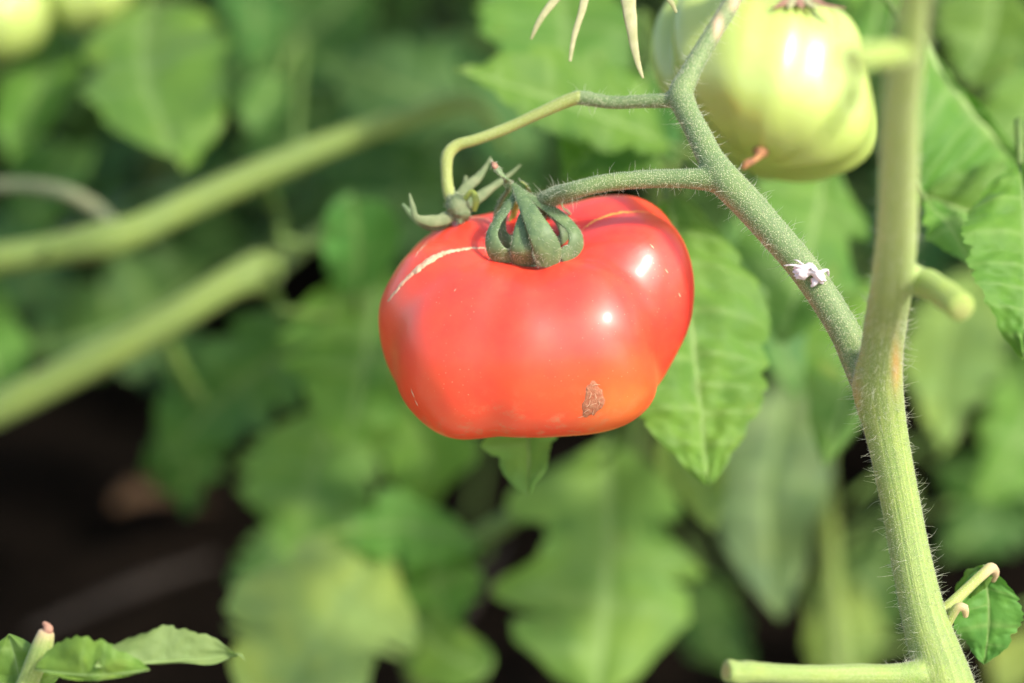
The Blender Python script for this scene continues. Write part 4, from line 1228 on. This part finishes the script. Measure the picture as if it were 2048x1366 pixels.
# --- the far rows: whole plants of compound leaves, bare near the ground
LEAFLETS = []
for k in range(7):
    V, F, vein = leaf_mesh(1.0, 0.62 + 0.06 * (k % 3), 200 + k, fold=0.15 + 0.05 * (k % 3), curl=0.4 + 0.15 * (k % 4), teeth=4 + k % 3, depth=0.22, nu=26, nv=5)
    me = mesh_of('leaflet', V.reshape(-1, 3), F)
    at = me.attributes.new('vein', 'FLOAT', 'POINT')
    at.data.foreach_set('value', vein.ravel().astype(np.float32))
    me.materials.append(M_LEAF)
    LEAFLETS.append(me)


def bushy(x, y, h, n, label, seed, spread=0.17, zmin=0.16, clear=None):
    rs = random.Random(seed)
    root = thing('tomato_plant', (x, y, 0), label, 'tomato plant')
    lean = (rs.uniform(-0.08, 0.08), rs.uniform(-0.05, 0.05))
    st = spline([(x, y, -0.02, 0.008), (x + lean[0] * 0.4, y + lean[1] * 0.3, h * 0.4, 0.007), (x + lean[0], y + lean[1], h * 0.75, 0.006), (x + lean[0] * 1.4, y + lean[1] * 1.2, h, 0.003)], 0.02)
    v, f = sweep(st, 12)
    obj('stem', v, f, M_BSTEM, root)
    for k in range(n):
        t = (k + 0.5) / n
        z = zmin + (h - zmin) * t
        i = int(np.argmin(np.abs(st[:, 2] - z)))
        b = Vector(st[i, :3])
        an = k * 2.4 + rs.uniform(-0.4, 0.4)
        ln = spread * rs.uniform(0.75, 1.15)
        out = Vector((math.cos(an), math.sin(an), 0))
        mid = b + out * ln * 0.5 + Vector((0, 0, rs.uniform(0.01, 0.05)))
        end = b + out * ln + Vector((0, 0, rs.uniform(-0.07, 0.02)))
        rp = spline([(*b, 0.0026), (*mid, 0.002), (*end, 0.0013)], 0.01)
        spots = []
        m = len(rp)
        for (fr, sg, sz) in ((0.45, 1, 0.05), (0.47, -1, 0.05), (0.72, 1, 0.062), (0.74, -1, 0.062), (1.0, 0, 0.075)):
            q = Vector(rp[min(m - 1, int(fr * (m - 1))), :3])
            side = Vector((-out.y, out.x, 0)) * sg
            e1 = (out * (0.5 if sg else 1) + side * 0.9 + Vector((0, 0, rs.uniform(-0.6, -0.1)))).normalized()
            sz *= rs.uniform(0.8, 1.25)
            if clear and clear(q, e1 * sz):
                continue
            spots.append((q, e1, sz))
        v, f = sweep(rp, 6)
        if clear and not spots:
            continue
        lf = obj('leaf', v, f, M_PETIOLE, root, b)
        for q, e1, sz in spots:
            upv = (Vector((0, 0, 1)) + Vector((rs.uniform(-.5, .5), rs.uniform(-.8, .2), 0)))
            e3 = (upv - e1 * upv.dot(e1)).normalized()
            e2 = e3.cross(e1)
            o = bpy.data.objects.new('leaflet', rs.choice(LEAFLETS))
            COL.objects.link(o)
            o.parent = lf
            mat = Matrix((e1 * sz, e2 * sz, e3 * sz)).transposed().to_4x4()
            mat.translation = q - b
            o.matrix_basis = mat
            c = rs.choice((DEEP, DEEP, DEEP, (0.045, 0.135, 0.042), (0.06, 0.17, 0.03)))
            o.color = (*[q_ * rs.uniform(0.7, 1.0) for q_ in c], 1)


def clear_low(q, e):
    """keep the far plants bare where the bed lies open, and behind the near leaves"""
    for t in (0.0, 0.5, 1.0):
        x, y, d = project(q + e * t)
        if -150 < x < 2200 and -100 < y < 1500:
            if y > 760 and x < 620: return True
            if y > (860 if x < 1720 else 1040): return True
            if d < 0.36: return True
    return False


FAR = [(-0.52, 1.55, 0.62, 'far plant of the back row at the left edge behind the leaning stems'),
       (-0.22, 1.72, 0.66, 'far plant of the back row behind the big upper left leaf'),
       (0.02, 1.50, 0.60, 'far plant of the back row behind the ripe tomato'),
       (0.24, 1.72, 0.66, 'far plant of the back row behind the green tomato'),
       (0.46, 1.45, 0.62, 'far plant of the back row right of the main stem'),
       (0.74, 1.70, 0.66, 'far plant of the back row beyond the right edge')]
for k, (x, y, h, lab) in enumerate(FAR):
    bushy(x, y, h, 30, lab, 300 + k, 0.22, 0.02, clear_low)
FAR2 = [(-0.75, 2.2, 'dark plant of the last row far at the left'), (-0.38, 2.3, 'dark plant of the last row behind the upper left leaf'), (0.0, 2.2, 'dark plant of the last row at the middle top'),
        (0.38, 2.3, 'dark plant of the last row behind the green tomato'), (0.78, 2.2, 'dark plant of the last row far at the right')]
for k, (x, y, lab) in enumerate(FAR2):
    bushy(x, y, 0.7, 26, lab, 330 + k, 0.26, 0.02, clear_low)

MID = [(-0.30, 1.22, 'plant of the middle row behind the leaning stems, its unseen top added for shade'), (0.05, 1.20, 'plant of the middle row behind the ripe tomato, its unseen top added for shade'),
       (0.36, 1.22, 'plant of the middle row right of the main stem, its unseen top added for shade'), (0.66, 1.16, 'unseen plant of the middle row outside the right edge, added for shade')]
for k, (x, y, lab) in enumerate(MID):  # row added to shade the soil from out of view; some low leaves show
    bushy(x, y, 0.80, 20, lab, 360 + k, 0.22, 0.10, clear_low)

# ------------------------------------------------------------------ litter on the bed
def litter():
    def on_ground(px, py):
        dr = (P(px, py) - CAM).normalized()
        t = -(CAM.z - 0.012) / dr.z
        return CAM + dr * t
    q = on_ground(235, 1090)
    V, F, vein = leaf_mesh(0.075, 0.045, 400, fold=0.4, curl=0.9, teeth=4, depth=0.2, nu=36, nv=7)
    V = V.reshape(-1, 3) @ np.array(Matrix.Rotation(R(50), 3, 'Z').transposed()) + np.array(q) + np.array([0, 0, 0.018])
    o = obj('dead_leaf', V, F, M_DRYLEAF, None, None)
    tag(o, 'curled brown dead leaf lying on the dark soil', 'dead leaf')
    for k, (px, py, an, ln, lab) in enumerate([(250, 1215, 40, 0.10, 'greyish dry twig lying on the soil above the bottom left leaves'), (960, 1180, 75, 0.08, 'reddish brown dry twig on the soil between the bright low leaves')]):
        q = on_ground(px, py)
        dv = Vector((math.cos(R(an)), math.sin(R(an)), 0.05)) * ln / 2
        v, f = sweep(spline([(*(q - dv), 0.002), (*(q + Vector((0.004, 0, 0.004))), 0.003), (*(q + dv), 0.0015)], 0.005), 8, wob=0.2, seed=k)
        o = obj('dry_twig', v + np.array([0, 0, 0.006]), f, M_STRAW, None)
        tag(o, lab, 'twig')


litter()
